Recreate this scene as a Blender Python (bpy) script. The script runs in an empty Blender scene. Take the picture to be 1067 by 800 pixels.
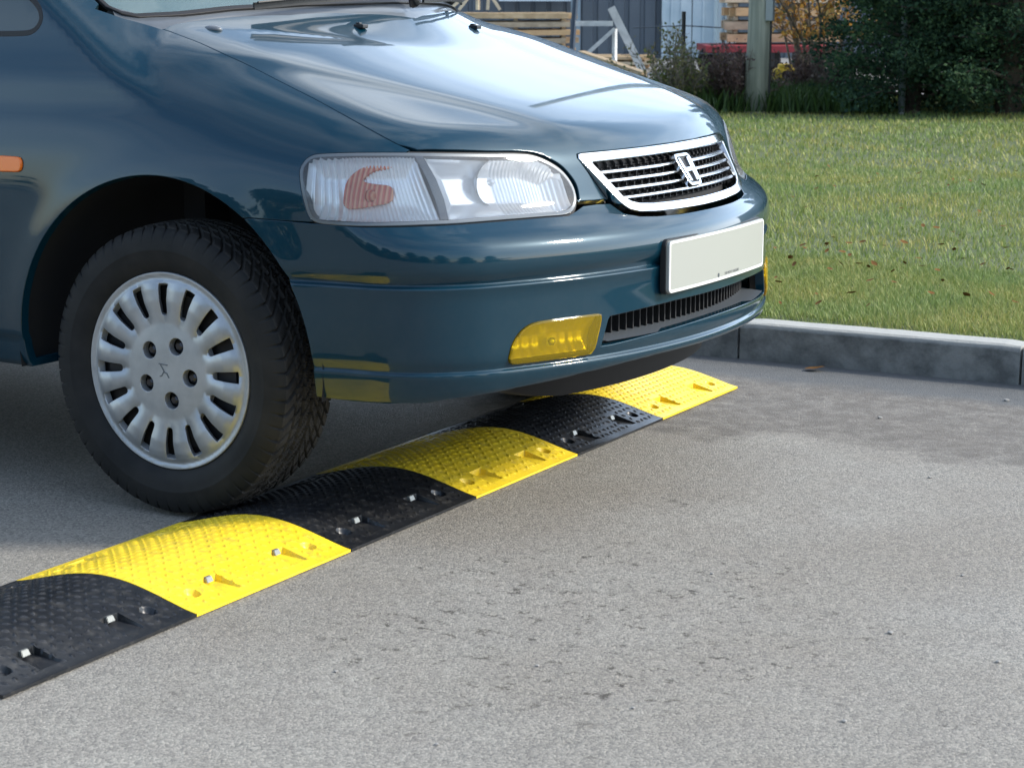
import bpy, bmesh, math, random
import numpy as np
from mathutils import Vector, Matrix
from mathutils.geometry import delaunay_2d_cdt
random.seed(7); RNG = np.random.default_rng(7)
C = bpy.context.scene.collection
scene = bpy.context.scene
# ---------------------------------------------------------------- camera
CAM = Vector((2.800, -4.295, 1.145)); YAW = math.radians(29.396); PITCH = math.radians(10.946)
FWD_H = Vector((-math.sin(YAW), math.cos(YAW), 0)); RIGHT = Vector((math.cos(YAW), math.sin(YAW), 0))
cd = bpy.data.cameras.new('camera'); co = bpy.data.objects.new('camera', cd); C.objects.link(co)
co.location = CAM; co.rotation_euler = (math.pi / 2 - PITCH, 0, YAW)
cd.sensor_width = 36; cd.lens = 2120 / 1067 * 36; cd.clip_end = 2000; cd.clip_start = .05
cd.dof.use_dof = True; cd.dof.focus_distance = 5.2; cd.dof.aperture_fstop = 13
scene.camera = co
# ---------------------------------------------------------------- sky and sun
AZ = math.radians(27); EL = math.radians(33)            # azimuth from +X towards +Y
SUN = Vector((math.cos(EL) * math.cos(AZ), math.cos(EL) * math.sin(AZ), math.sin(EL)))
w = bpy.data.worlds.new('World'); scene.world = w; w.use_nodes = True
nt = w.node_tree; nt.nodes.clear(); N = nt.nodes.new; L = nt.links.new
out = N('ShaderNodeOutputWorld'); bg = N('ShaderNodeBackground'); bg.inputs[1].default_value = .15
sky = N('ShaderNodeTexSky'); sky.sky_type = 'NISHITA'; sky.sun_disc = False; sky.sun_elevation = EL
sky.sun_rotation = math.pi / 2 - AZ; sky.dust_density = 1.2; sky.air_density = 1.2; sky.ozone_density = 2.0
tc = N('ShaderNodeTexCoord'); mp = N('ShaderNodeMapping'); mp.inputs['Scale'].default_value = (1.5, 1.5, 4.5)
no = N('ShaderNodeTexNoise'); no.inputs['Scale'].default_value = 1.6; no.inputs['Detail'].default_value = 5; no.inputs['Roughness'].default_value = .5
rp = N('ShaderNodeValToRGB'); rp.color_ramp.elements[0].position = .40; rp.color_ramp.elements[1].position = .80
mx = N('ShaderNodeMix'); mx.data_type = 'RGBA'
cloud = N('ShaderNodeMix'); cloud.data_type = 'RGBA'; cloud.blend_type = 'MULTIPLY'; cloud.inputs[0].default_value = 0
L(tc.outputs['Generated'], mp.inputs[0]); L(mp.outputs[0], no.inputs[0]); L(no.outputs[0], rp.inputs[0])
L(sky.outputs[0], mx.inputs[6]); mx.inputs[7].default_value = (11, 11.6, 12.2, 1)
# thin bright cloud bank low over the lawn side, clearer blue behind the camera
def mth(op, a, b_=None):
    x = N('ShaderNodeMath'); x.operation = op
    for s_, v_ in zip(x.inputs, (a, b_)):
        if v_ is None: continue
        if isinstance(v_, (int, float)): s_.default_value = v_
        else: L(v_, s_)
    return x.outputs[0]
def mrange(v_, a, b_, c=0., d=1.):
    x = N('ShaderNodeMapRange'); x.interpolation_type = 'SMOOTHSTEP'; L(v_, x.inputs[0])
    for i_, q_ in enumerate((a, b_, c, d)): x.inputs[i_ + 1].default_value = q_
    return x.outputs[0]
nv = N('ShaderNodeVectorMath'); nv.operation = 'NORMALIZE'; L(tc.outputs['Generated'], nv.inputs[0]); sx = N('ShaderNodeSeparateXYZ'); L(nv.outputs[0], sx.inputs[0])
side = mrange(mth('ADD', mth('MULTIPLY', sx.outputs['Y'], .95), mth('MULTIPLY', sx.outputs['X'], .25)), -.1, .95)
low = mrange(sx.outputs['Z'], .62, .10); bank = mth('MULTIPLY', mth('MULTIPLY', side, low), mrange(no.outputs[0], .25, .60, .55, 1.))
cm = mth('MULTIPLY', rp.outputs[0], mrange(sx.outputs['Y'], -.5, .5, .22, 1.)); L(cm, mx.inputs[0])
mb = N('ShaderNodeMix'); mb.data_type = 'RGBA'; L(bank, mb.inputs[0]); L(mx.outputs[2], mb.inputs[6]); mb.inputs[7].default_value = (8.5, 11., 14.5, 1)
hz = N('ShaderNodeMix'); hz.data_type = 'RGBA'; L(mrange(sx.outputs['Z'], .24, .04), hz.inputs[0]); hz.inputs[6].default_value = (9.4, 12.2, 16.2, 1); hz.inputs[7].default_value = (15, 16.5, 18, 1); L(hz.outputs[2], mb.inputs[7])
L(mb.outputs[2], bg.inputs[0]); L(bg.outputs[0], out.inputs[0])
sl = bpy.data.lights.new('sun', 'SUN'); sl.energy = 2.5; sl.angle = math.radians(7); sl.color = (1, .93, .83)
so = bpy.data.objects.new('sun', sl); C.objects.link(so); so.rotation_euler = (-SUN).to_track_quat('-Z', 'Y').to_euler()
scene.view_settings.view_transform = 'Standard'; scene.view_settings.look = 'None'; scene.view_settings.gamma = 1
scene.view_settings.exposure = .90
scene.render.engine = 'CYCLES'
# ---------------------------------------------------------------- helpers
def tag(o, label=None, cat=None, group=None, kind=None):
    if label: o['label'] = label
    if cat: o['category'] = cat
    if group: o['group'] = group
    if kind: o['kind'] = kind
    return o
def empty(name, loc=(0, 0, 0)):
    o = bpy.data.objects.new(name, None); C.objects.link(o); o.location = loc; o.empty_display_size = .1; return o
def link(name, me, mat, parent=None, loc=None):
    o = bpy.data.objects.new(name, me); C.objects.link(o)
    if mat is not None:
        for m in (mat if isinstance(mat, (list, tuple)) else [mat]): me.materials.append(m)
    if parent is not None: o.parent = parent; o.matrix_parent_inverse = Matrix.Translation(-parent.location)
    if loc is not None: o.location = loc
    return o
def mesh(name, V, F, mat, parent=None, smooth=False, normals=None, midx=None):
    me = bpy.data.meshes.new(name)
    V = np.asarray(V, float)
    me.from_pydata([tuple(v) for v in V.tolist()], [], [tuple(f) for f in (F.tolist() if hasattr(F, 'tolist') else F)])
    o = link(name, me, mat, parent)
    if smooth or normals is not None: me.polygons.foreach_set('use_smooth', [True] * len(me.polygons))
    if midx is not None: me.polygons.foreach_set('material_index', midx)
    me.update()
    if normals is not None: me.normals_split_custom_set_from_vertices([tuple(n) for n in np.asarray(normals).tolist()])
    return o
def bm_obj(name, bm, mat, parent=None, smooth=False, bevel=0, seg=2):
    bmesh.ops.remove_doubles(bm, verts=bm.verts, dist=1e-6)
    if bevel: bmesh.ops.bevel(bm, geom=[e for e in bm.edges if e.calc_face_angle(0) > .5], offset=bevel, segments=seg, affect='EDGES', profile=.7)
    bmesh.ops.recalc_face_normals(bm, faces=bm.faces)
    me = bpy.data.meshes.new(name); bm.to_mesh(me); bm.free()
    if smooth: me.polygons.foreach_set('use_smooth', [True] * len(me.polygons))
    return link(name, me, mat, parent)
def bx(bm, c, s, rot=None):
    """box centre c, full sizes s, rotation matrix rot"""
    M = Matrix.Translation(c) @ (rot.to_4x4() if rot is not None else Matrix()) @ Matrix.Diagonal((s[0], s[1], s[2], 1))
    bmesh.ops.create_cube(bm, size=1, matrix=M)
def bar(bm, a, b, wd, th):
    a = Vector(a); b = Vector(b); d = b - a; q = d.to_track_quat('X', 'Z').to_matrix()
    bx(bm, (a + b) / 2, (d.length, wd, th), q)
def tube(bm, pts, r, n=8, cap=True):
    pts = [Vector(p) for p in pts]; rs = r if isinstance(r, (list, tuple)) else [r] * len(pts); rings = []
    for i, p in enumerate(pts):
        t = (pts[min(i + 1, len(pts) - 1)] - pts[max(i - 1, 0)]).normalized()
        u = t.cross(Vector((0, 0, 1)) if abs(t.z) < .95 else Vector((1, 0, 0))).normalized(); v = t.cross(u)
        rings.append([bm.verts.new(p + (u * math.cos(2 * math.pi * k / n) + v * math.sin(2 * math.pi * k / n)) * rs[i]) for k in range(n)])
    for i in range(len(rings) - 1):
        for k in range(n): bm.faces.new((rings[i][k], rings[i][(k + 1) % n], rings[i + 1][(k + 1) % n], rings[i + 1][k]))
    if cap: bm.faces.new(rings[0]); bm.faces.new(rings[-1][::-1])
def G(px, D, z=0.):
    """point on the ground D metres in front of the camera, in picture column px"""
    p = CAM + FWD_H * D + RIGHT * ((px - 533.5) / 2160 * D); return Vector((p.x, p.y, z))
def ZY(py, D): return CAM.z - (py + 10) / 2160 * D
def interp_loop(pts, closed=True, per=6):
    """Catmull-Rom through 2-D points"""
    p = np.array(pts, float); n = len(p); o = []
    rng = range(n if closed else n - 1)
    for i in rng:
        a, b, c, d = (p[(i - 1) % n], p[i], p[(i + 1) % n], p[(i + 2) % n]) if closed else (p[max(i - 1, 0)], p[i], p[i + 1], p[min(i + 2, n - 1)])
        for k in range(per):
            t = k / per; o.append(.5 * ((2 * b) + (c - a) * t + (2 * a - 5 * b + 4 * c - d) * t * t + (3 * b - a - 3 * c + d) * t ** 3))
    if not closed: o.append(p[-1])
    return np.array(o)
def densify(pts, step, closed=True):
    p = np.array(pts, float); o = []; n = len(p)
    for i in range(n if closed else n - 1):
        a, b = p[i], p[(i + 1) % n]; m = max(1, int(math.ceil(np.linalg.norm(b - a) / step)))
        for k in range(m): o.append(a + (b - a) * k / m)
    if not closed: o.append(p[-1])
    return np.array(o)
def area2(p): return .5 * np.sum(p[:, 0] * np.roll(p[:, 1], -1) - np.roll(p[:, 0], -1) * p[:, 1])
def inside(pts, poly):
    x, y = pts[:, 0], pts[:, 1]; r = np.zeros(len(pts), bool); n = len(poly); j = n - 1
    for i in range(n):
        xi, yi = poly[i]; xj, yj = poly[j]
        c = ((yi > y) != (yj > y)) & (x < (xj - xi) * (y - yi) / ((yj - yi) if yj != yi else 1e-12) + xi); r ^= c; j = i
    return r
def offset_loop(p, d):
    """move a closed 2-D loop d outwards (negative: inwards)"""
    p = np.array(p, float); s = 1 if area2(p) > 0 else -1
    t = np.roll(p, -1, 0) - np.roll(p, 1, 0); t /= np.maximum(np.linalg.norm(t, axis=1, keepdims=True), 1e-9)
    return p + np.stack([t[:, 1], -t[:, 0]], 1) * s * d
def resample(p, step):
    p = np.asarray(p, float); q = np.vstack([p, p[:1]]); s = np.concatenate([[0], np.cumsum(np.linalg.norm(np.diff(q, axis=0), axis=1))])
    n = max(8, int(s[-1] / step)); t = np.arange(n) / n * s[-1]
    return np.stack([np.interp(t, s, q[:, 0]), np.interp(t, s, q[:, 1])], 1)
def cdt(loops, res, extra=None):
    """triangulate the first loop minus the others; returns 2-D points, triangles, loop index lists"""
    loops = [np.asarray(l, float) for l in loops]
    V = np.vstack(loops); E = []; idx = []; k = 0
    for l in loops:
        n = len(l); idx.append(list(range(k, k + n))); E += [(k + i, k + (i + 1) % n) for i in range(n)]; k += n
    lo, hi = loops[0].min(0), loops[0].max(0)
    gx = np.arange(lo[0] + res * .5, hi[0], res); gy = np.arange(lo[1] + res * .5, hi[1], res)
    U, W = np.meshgrid(gx, gy); U = U + (np.arange(len(gy)) % 2)[:, None] * res * .5; g = np.stack([U.ravel(), W.ravel()], 1)
    if extra is not None:
        extra = np.asarray(extra, float); keep = np.min(np.abs(g[:, 1][:, None] - np.unique(extra[:, 1])[None]), axis=1) > res * .35; g = np.vstack([g[keep], extra])
    m = inside(g, loops[0])
    for l in loops[1:]: m &= ~inside(g, l)
    g = g[m]
    if len(g):
        keep = np.ones(len(g), bool)
        for i in range(0, len(g), 2000):
            d = np.min(np.linalg.norm(g[i:i + 2000, None] - V[None], axis=2), axis=1); keep[i:i + 2000] = d > (res * .45 if extra is None else .0012)
        g = g[keep]
    A = np.vstack([V, g]) if len(g) else V
    r = delaunay_2d_cdt([Vector(a) for a in A.tolist()], E, [], 0, 1e-7)
    P = np.array([tuple(v) for v in r[0]]); F = np.array([f for f in r[2] if len(f) == 3], int); orig = r[3]
    cen = P[F].mean(1); m = inside(cen, loops[0])
    for l in loops[1:]: m &= ~inside(cen, l)
    F = F[m]
    mp_ = {}
    for i, os in enumerate(orig):
        for o_ in os: mp_[o_] = i
    idx = [[mp_[i] for i in l] for l in idx]
    return P, F, idx
# ---------------------------------------------------------------- car body surface (implicit)
def _tab(pts, sig, lo, hi, n=3000):
    xs = np.linspace(lo, hi, n); p = np.array(pts, float)
    ys = np.interp(xs, p[:, 0], p[:, 1]); st = xs[1] - xs[0]
    if sig > 0:
        m = int(3 * sig / st) + 1; k = np.exp(-.5 * (np.arange(-m, m + 1) * st / sig) ** 2); k /= k.sum()
        ys = np.convolve(np.pad(ys, m, mode='edge'), k, 'valid')
    return xs, ys
NOSE = _tab([(.1,-.14),(.26,-.09),(.29,-.060),(.32,-.020),(.36,-.004),(.45,-.008),(.53,-.010),(.56,-.002),(.60,.0),(.63,-.006),(.655,-.030),(.675,-.070),(.70,-.088),(.735,-.100),(.795,-.122),(.86,-.15),(.95,-.2),(1.2,-.3)], .009, .1, 1.3)
SIDE = _tab([(.1,.80),(.27,.835),(.31,.862),(.36,.872),(.45,.880),(.60,.884),(.72,.882),(.80,.874),(.90,.852),(1.0,.822),(1.1,.79),(1.3,.75)], .02, .1, 1.3)
HOOD = _tab([(-4.2,1.0),(-3.6,1.07),(-2,1.10),(-.3,1.115),(-.1,1.098),(.0,1.073),(.15,1.035),(.23,1.010),(.48,.936),(.60,.899),(.68,.870),(.74,.845),(.80,.810),(.9,.72),(1.1,.5)], .03, -4.3, 1.2, 6000)
def T_(t, v): return np.interp(v, t[0], t[1])
def sg(v): return 1 / (1 + np.exp(-np.clip(v, -40, 40)))
def smax(a, b, k):
    h = np.maximum(k - np.abs(a - b), 0) / k
    return np.maximum(a, b) + h * h * k * .25
def fbody(p):
    x, y, z = p[..., 0], np.abs(p[..., 1]), p[..., 2]
    lower = sg((x - .28) / .02)
    ledge = -.013 * np.exp(-((z - .5515) / .020) ** 2) * sg((z - .5515) / .0010) - .007 * np.exp(-((z - .372) / .016) ** 2) * sg((z - .372) / .0010)
    r = np.hypot(x, z - .36); r2 = np.hypot(x + 2.83, z - .36)
    flare = .009 * (np.exp(-((r - .385) / .055) ** 2) + np.exp(-((r2 - .385) / .055) ** 2))
    sill = .006 * (1 - sg((z - .372) / .002)) * (1 - lower)
    S = T_(SIDE, z) - .035 * np.clip((x - .1) / .6, 0, 1) ** 2 + ledge * lower * .8 + flare - sill - .03 * np.clip((-2.9 - x), 0, 1) ** 2
    a = y - S
    N = .935 - .34 * y ** 2 - .06 * y ** 4 + T_(NOSE, z) + ledge
    b = x - N
    yc = .38 + (.765 - x) * .50
    T = T_(HOOD, x) - .05 * y ** 2 - .09 * y ** 4 + .008 * sg((yc - y) / .014) * np.clip((x + .25) / .3, 0, 1)
    c = z - T
    f = smax(a, b, .13)
    kc = .05 + .13 * sg((a - b) / .06)
    f = smax(f, c, kc)
    f = smax(f, -3.80 - x + .15 * y * y, .15)
    f = smax(f, .300 + .05 * np.clip((x - .62) / .28, 0, 1) - z, .012)
    # cabin
    ga = y - (.80 - (z - 1.08) * .26 - (z - 1.1) ** 2 * .12 - .02 * np.clip(-2.9 - x, 0, 1) ** 2)
    gb = x - (.10 - .62 * y ** 2 - (z - 1.08) * 1.72)
    gc = z - (1.655 - .06 * y ** 2 - .03 * (x + 1.9) ** 2)
    gr = (-3.72 + (z - 1.1) * .35 + .1 * y * y) - x
    g = smax(smax(smax(ga, gb, .05), gc, .14), gr, .12)
    g = smax(g, .93 - z, .05)
    k = .05; h = np.maximum(k - np.abs(f - g), 0) / k
    return np.minimum(f, g) - h * h * k * .25
def root(o, d, t0=0., t1=2.2):
    """first exit of rays o + t d (starting inside)"""
    n = 140; ts = np.linspace(t0, t1, n); lo = np.full(len(o), t0); hi = np.full(len(o), t1); done = np.zeros(len(o), bool)
    for i in range(1, n):
        v = fbody(o + d * ts[i]) > 0; nw = v & ~done
        lo[nw] = ts[i - 1]; hi[nw] = ts[i]; done |= v
    for _ in range(24):
        m = (lo + hi) / 2; v = fbody(o + d * m[:, None]) > 0
        hi = np.where(v, m, hi); lo = np.where(v, lo, m)
    return o + d * hi[:, None]
CX = .20; CR = .75
def fam(kind, uv):
    """2-D panel coordinates -> points on the body surface"""
    uv = np.asarray(uv, float); u, v = uv[:, 0], uv[:, 1]; z0 = np.zeros_like(u)
    if kind == 'cyl':
        a = u / CR; o = np.stack([z0 + CX, z0, v], 1); d = np.stack([np.cos(a), np.sin(a), z0], 1)
    elif kind == 'hood':
        b = v / .5; o = np.stack([z0 + .35, u, z0 + .6], 1); d = np.stack([np.cos(b), z0, np.sin(b)], 1)
    elif kind == 'front':
        o = np.stack([z0 + .3 - 1.2 * (v > .9) * 0, u, v], 1); d = np.stack([z0 + 1, z0, z0], 1)
    elif kind == 'glass':
        o = np.stack([z0 - 1.5, u, v], 1); d = np.stack([z0 + 1, z0, z0], 1)
    elif kind == 'rear':
        o = np.stack([z0 - 3, u, v], 1); d = np.stack([z0 - 1, z0, z0], 1)
    elif kind == 'right':
        o = np.stack([u, z0, v], 1); d = np.stack([z0, z0 - 1, z0], 1)
    elif kind == 'left':
        o = np.stack([u, z0, v], 1); d = np.stack([z0, z0 + 1, z0], 1)
    elif kind == 'roof':
        o = np.stack([u, v, z0 + .9], 1); d = np.stack([z0, z0, z0 + 1], 1)
    return root(o, d)
def nrm(P):
    h = .0015; g = np.zeros_like(P)
    for i in range(3):
        e = np.zeros(3); e[i] = h; g[:, i] = fbody(P + e) - fbody(P - e)
    return g / np.maximum(np.linalg.norm(g, axis=1, keepdims=True), 1e-9)
def to_cyl(P): return np.stack([np.arctan2(P[:, 1], P[:, 0] - CX) * CR, P[:, 2]], 1)
def to_hood(P): return np.stack([P[:, 1], np.arctan2(P[:, 2] - .6, P[:, 0] - .35) * .5], 1)
def panel(name, surf, loops, mat, parent, res=.02, depth=.018, r=.0016, off=0., nfun=None, smoothn=True, extra=None):
    """sheet-metal panel: 2-D outline (+ holes) lifted onto a surface, rolled edge and return flange.
    surf(uv) -> points; off moves it along the normal"""
    P, F, idx = cdt(loops, res, extra)
    nf = nfun or nrm
    X = surf(P); Nn = nf(X)
    V0 = X + Nn * off
    a, b, c = V0[F[:, 0]], V0[F[:, 1]], V0[F[:, 2]]
    fl = np.einsum('ij,ij->i', np.cross(b - a, c - a), Nn[F].mean(1)) < 0
    F[fl] = F[fl][:, ::-1]
    Vs = [V0]; Ns = [Nn]; Fs = F.tolist(); base = len(V0)
    for li, ix in enumerate(idx):
        p2 = P[ix]; s = 1 if area2(p2) > 0 else -1
        t = np.roll(p2, -1, 0) - np.roll(p2, 1, 0); t /= np.maximum(np.linalg.norm(t, axis=1, keepdims=True), 1e-9)
        ow = np.stack([t[:, 1], -t[:, 0]], 1) * s * (1 if li == 0 else -1)
        Xi = surf(p2 - ow * .002) if True else None
        lat = X[ix] - Xi; n_ = Nn[ix]; lat -= n_ * np.einsum('ij,ij->i', lat, n_)[:, None]
        lat /= np.maximum(np.linalg.norm(lat, axis=1, keepdims=True), 1e-9)
        A = V0[ix]; B = A + lat * r - n_ * r; D = B - n_ * depth
        m = len(ix); Vs += [B, D]; Ns += [lat, lat]
        for i in range(m):
            j = (i + 1) % m
            for (p0, p1, q0, q1) in ((ix[i], ix[j], base + i, base + j), (base + i, base + j, base + m + i, base + m + j)):
                f = [p0, p1, q1, q0]; Fs.append(f)
        base += 2 * m
    V = np.vstack(Vs); NN = np.vstack(Ns)
    k0 = len(F)
    for k in range(k0, len(Fs)):
        f = Fs[k]; n = np.cross(V[f[1]] - V[f[0]], V[f[2]] - V[f[0]])
        if np.dot(n, NN[f[2]]) < 0: Fs[k] = f[::-1]
    return mesh(name, V, Fs, mat, parent, normals=NN)
def S(kind): return lambda uv: fam(kind, uv)
def mir(loop): l = np.array(loop, float); l[:, 0] *= -1; return l
# ---------------------------------------------------------------- materials
def mat(name, base=(.5, .5, .5), rough=.5, metal=0., coat=0., coat_r=.03, spec=.5, **kw):
    m = bpy.data.materials.new(name); m.use_nodes = True; b = m.node_tree.nodes['Principled BSDF']
    b.inputs['Base Color'].default_value = (*base, 1); b.inputs['Roughness'].default_value = rough; b.inputs['Metallic'].default_value = metal
    b.inputs['Coat Weight'].default_value = coat; b.inputs['Coat Roughness'].default_value = coat_r; b.inputs['Specular IOR Level'].default_value = spec
    for k, v in kw.items(): b.inputs[k].default_value = v
    return m
def nodes(m): t = m.node_tree; return t, t.nodes.new, t.links.new, t.nodes['Principled BSDF']
def noise_col(m, c1, c2, scale, lo=.35, hi=.65, detail=6, rough=.6, bump=0, bscale=None, coords='Object', dist=.01, stretch=None):
    t, N, L, b = nodes(m); tc = N('ShaderNodeTexCoord'); src = tc.outputs[coords]
    if stretch: mp = N('ShaderNodeMapping'); mp.inputs['Scale'].default_value = stretch; L(src, mp.inputs[0]); src = mp.outputs[0]
    n = N('ShaderNodeTexNoise'); n.inputs['Scale'].default_value = scale; n.inputs['Detail'].default_value = detail; n.inputs['Roughness'].default_value = rough
    r = N('ShaderNodeValToRGB'); r.color_ramp.elements[0].position = lo; r.color_ramp.elements[1].position = hi
    r.color_ramp.elements[0].color = (*c1, 1); r.color_ramp.elements[1].color = (*c2, 1)
    L(src, n.inputs[0]); L(n.outputs[0], r.inputs[0]); L(r.outputs[0], b.inputs['Base Color'])
    if bump:
        n2 = N('ShaderNodeTexNoise'); n2.inputs['Scale'].default_value = bscale or scale * 4; n2.inputs['Detail'].default_value = 5
        bp = N('ShaderNodeBump'); bp.inputs['Strength'].default_value = bump; bp.inputs['Distance'].default_value = dist
        L(src, n2.inputs[0]); L(n2.outputs[0], bp.inputs['Height']); L(bp.outputs[0], b.inputs['Normal'])
    return m
M = {}
M['paint'] = mat('car_paint', (.0010, .029, .050), .34, .22, .9, .02, .12)
def paint_nodes():
    t, N, L, b = nodes(M['paint']); tc = N('ShaderNodeTexCoord')
    n = N('ShaderNodeTexNoise'); n.inputs['Scale'].default_value = 9; n.inputs['Detail'].default_value = 8; n.inputs['Roughness'].default_value = .7
    r = N('ShaderNodeMapRange'); r.inputs[1].default_value = .4; r.inputs[2].default_value = .75; r.inputs[3].default_value = .02; r.inputs[4].default_value = .075
    L(tc.outputs['Object'], n.inputs[0]); L(n.outputs[0], r.inputs[0]); L(r.outputs[0], b.inputs['Coat Roughness'])
    # road dust, thicker low down where the spray reaches
    sp = N('ShaderNodeSeparateXYZ'); L(tc.outputs['Object'], sp.inputs[0])
    h = N('ShaderNodeMapRange'); h.inputs[1].default_value = .75; h.inputs[2].default_value = .30; h.inputs[3].default_value = .0; h.inputs[4].default_value = .035; L(sp.outputs['Z'], h.inputs[0])
    v = N('ShaderNodeTexNoise'); v.inputs['Scale'].default_value = 60; v.inputs['Detail'].default_value = 6; L(tc.outputs['Object'], v.inputs[0])
    v2 = N('ShaderNodeMapRange'); v2.inputs[1].default_value = .35; v2.inputs[2].default_value = .75; L(v.outputs[0], v2.inputs[0])
    mu = N('ShaderNodeMath'); mu.operation = 'MULTIPLY'; L(h.outputs[0], mu.inputs[0]); L(v2.outputs[0], mu.inputs[1])
    mx = N('ShaderNodeMix'); mx.data_type = 'RGBA'; L(mu.outputs[0], mx.inputs[0]); mx.inputs[6].default_value = b.inputs['Base Color'].default_value; mx.inputs[7].default_value = (.16, .15, .13, 1)
    L(mx.outputs[2], b.inputs['Base Color'])
paint_nodes()
M['black'] = mat('black_plastic', (.012, .013, .014), .45)
M['seal'] = mat('rubber_seal', (.010, .010, .011), .6)
M['dark'] = mat('dark_liner', (.012, .012, .013), .85)
M['chrome'] = mat('chrome', (.80, .81, .82), .09, 1.0)
M['slat'] = mat('grille_metal', (.74, .75, .76), .22, 1.0)
M['glass_dark'] = mat('window_glass', (.02, .035, .035), .02, 0, 0, spec=.8)
M['plate'] = mat('plate_plastic', (.345, .355, .32), .35, 0, .25)
M['rim'] = noise_col(mat('hubcap_silver', (.46, .48, .50), .42, .6, .15, .2), (.33, .35, .37), (.43, .45, .47), 14)
M['tyre'] = noise_col(mat('tyre_rubber', (.022, .022, .023), .66, spec=.25), (.008, .009, .010), (.020, .020, .020), 9, bump=.15, bscale=160, dist=.001)
M['tread'] = noise_col(mat('tread_rubber', (.05, .045, .04), .7, spec=.3), (.014, .014, .014), (.040, .037, .033), 22)
M['steel'] = mat('wheel_steel', (.03, .03, .032), .5, .6)
M['nut'] = mat('wheel_nut', (.06, .06, .065), .25, .9)
def glassy(name, tint, rough=.02, mixv=.0, bumpscale=None, bstr=.6, ior=1.5, diff=None, stretch=(1, 1, 1), thick=1.):
    """thin clear cover: sees through, reflects at grazing angles"""
    m = bpy.data.materials.new(name); m.use_nodes = True; t = m.node_tree; t.nodes.clear(); N = t.nodes.new; L = t.links.new
    o = N('ShaderNodeOutputMaterial'); tr = N('ShaderNodeBsdfTransparent'); tr.inputs[0].default_value = (*tint, 1)
    gl = N('ShaderNodeBsdfGlossy'); gl.inputs['Roughness'].default_value = rough; fr = N('ShaderNodeFresnel'); fr.inputs[0].default_value = ior
    mx = N('ShaderNodeMixShader'); L(fr.outputs[0], mx.inputs[0]); L(tr.outputs[0], mx.inputs[1]); L(gl.outputs[0], mx.inputs[2]); last = mx
    if diff:
        df = N('ShaderNodeBsdfDiffuse'); df.inputs[0].default_value = (*diff, 1); m2 = N('ShaderNodeMixShader'); m2.inputs[0].default_value = mixv
        L(mx.outputs[0], m2.inputs[1]); L(df.outputs[0], m2.inputs[2]); last = m2
    if bumpscale:
        tc = N('ShaderNodeTexCoord'); mp = N('ShaderNodeMapping'); mp.inputs['Scale'].default_value = stretch
        wv = N('ShaderNodeTexWave'); wv.bands_direction = 'DIAGONAL' if stretch == (1, 1, 1) else 'X'; wv.inputs['Scale'].default_value = bumpscale; wv.inputs['Distortion'].default_value = .3
        bp = N('ShaderNodeBump'); bp.inputs['Strength'].default_value = bstr; bp.inputs['Distance'].default_value = .003
        L(tc.outputs['Object'], mp.inputs[0]); L(mp.outputs[0], wv.inputs[0]); L(wv.outputs[0], bp.inputs['Height']); L(bp.outputs[0], gl.inputs['Normal']); L(bp.outputs[0], fr.inputs['Normal'])
    L(last.outputs[0], o.inputs[0]); return m
M['lens'] = glassy('lamp_lens', (.98, .985, .99), .03, .05, diff=(.75, .78, .8))
M['windscreen'] = glassy('windscreen_glass', (.62, .80, .80), .01, .22, diff=(.45, .66, .68), ior=1.8)  # pale cyan diffuse share painted in place of the reflected sky
M['reflector'] = mat('lamp_reflector', (.98, .99, .99), .18, .35)
M['housing'] = mat('lamp_housing', (.13, .15, .165), .35, .2, .2)
M['orange'] = mat('orange_plastic', (.85, .17, .005), .35, 0, .6)
M['orange_i'] = mat('indicator_orange', (.80, .13, .02), .2, 0, .6)
def orange_ribs():
    t, N, L, b = nodes(M['orange_i']); tc = N('ShaderNodeTexCoord'); wv = N('ShaderNodeTexWave'); wv.bands_direction = 'X'; wv.inputs['Scale'].default_value = 34; L(tc.outputs['Object'], wv.inputs[0])
    r = N('ShaderNodeValToRGB'); r.color_ramp.elements[0].color = (.72, .13, .06, 1); r.color_ramp.elements[1].color = (.95, .46, .26, 1); L(wv.outputs[0], r.inputs[0]); L(r.outputs[0], b.inputs['Base Color'])
    bp = N('ShaderNodeBump'); bp.inputs['Strength'].default_value = .9; bp.inputs['Distance'].default_value = .003; L(wv.outputs[0], bp.inputs['Height']); L(bp.outputs[0], b.inputs['Normal'])
orange_ribs()
M['yellow_lens'] = mat('yellow_lens', (.80, .50, .01), .12, .25, .8, .03)
M['grey_trim'] = mat('grey_trim', (.10, .115, .13), .35, 0, .3)
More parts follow.
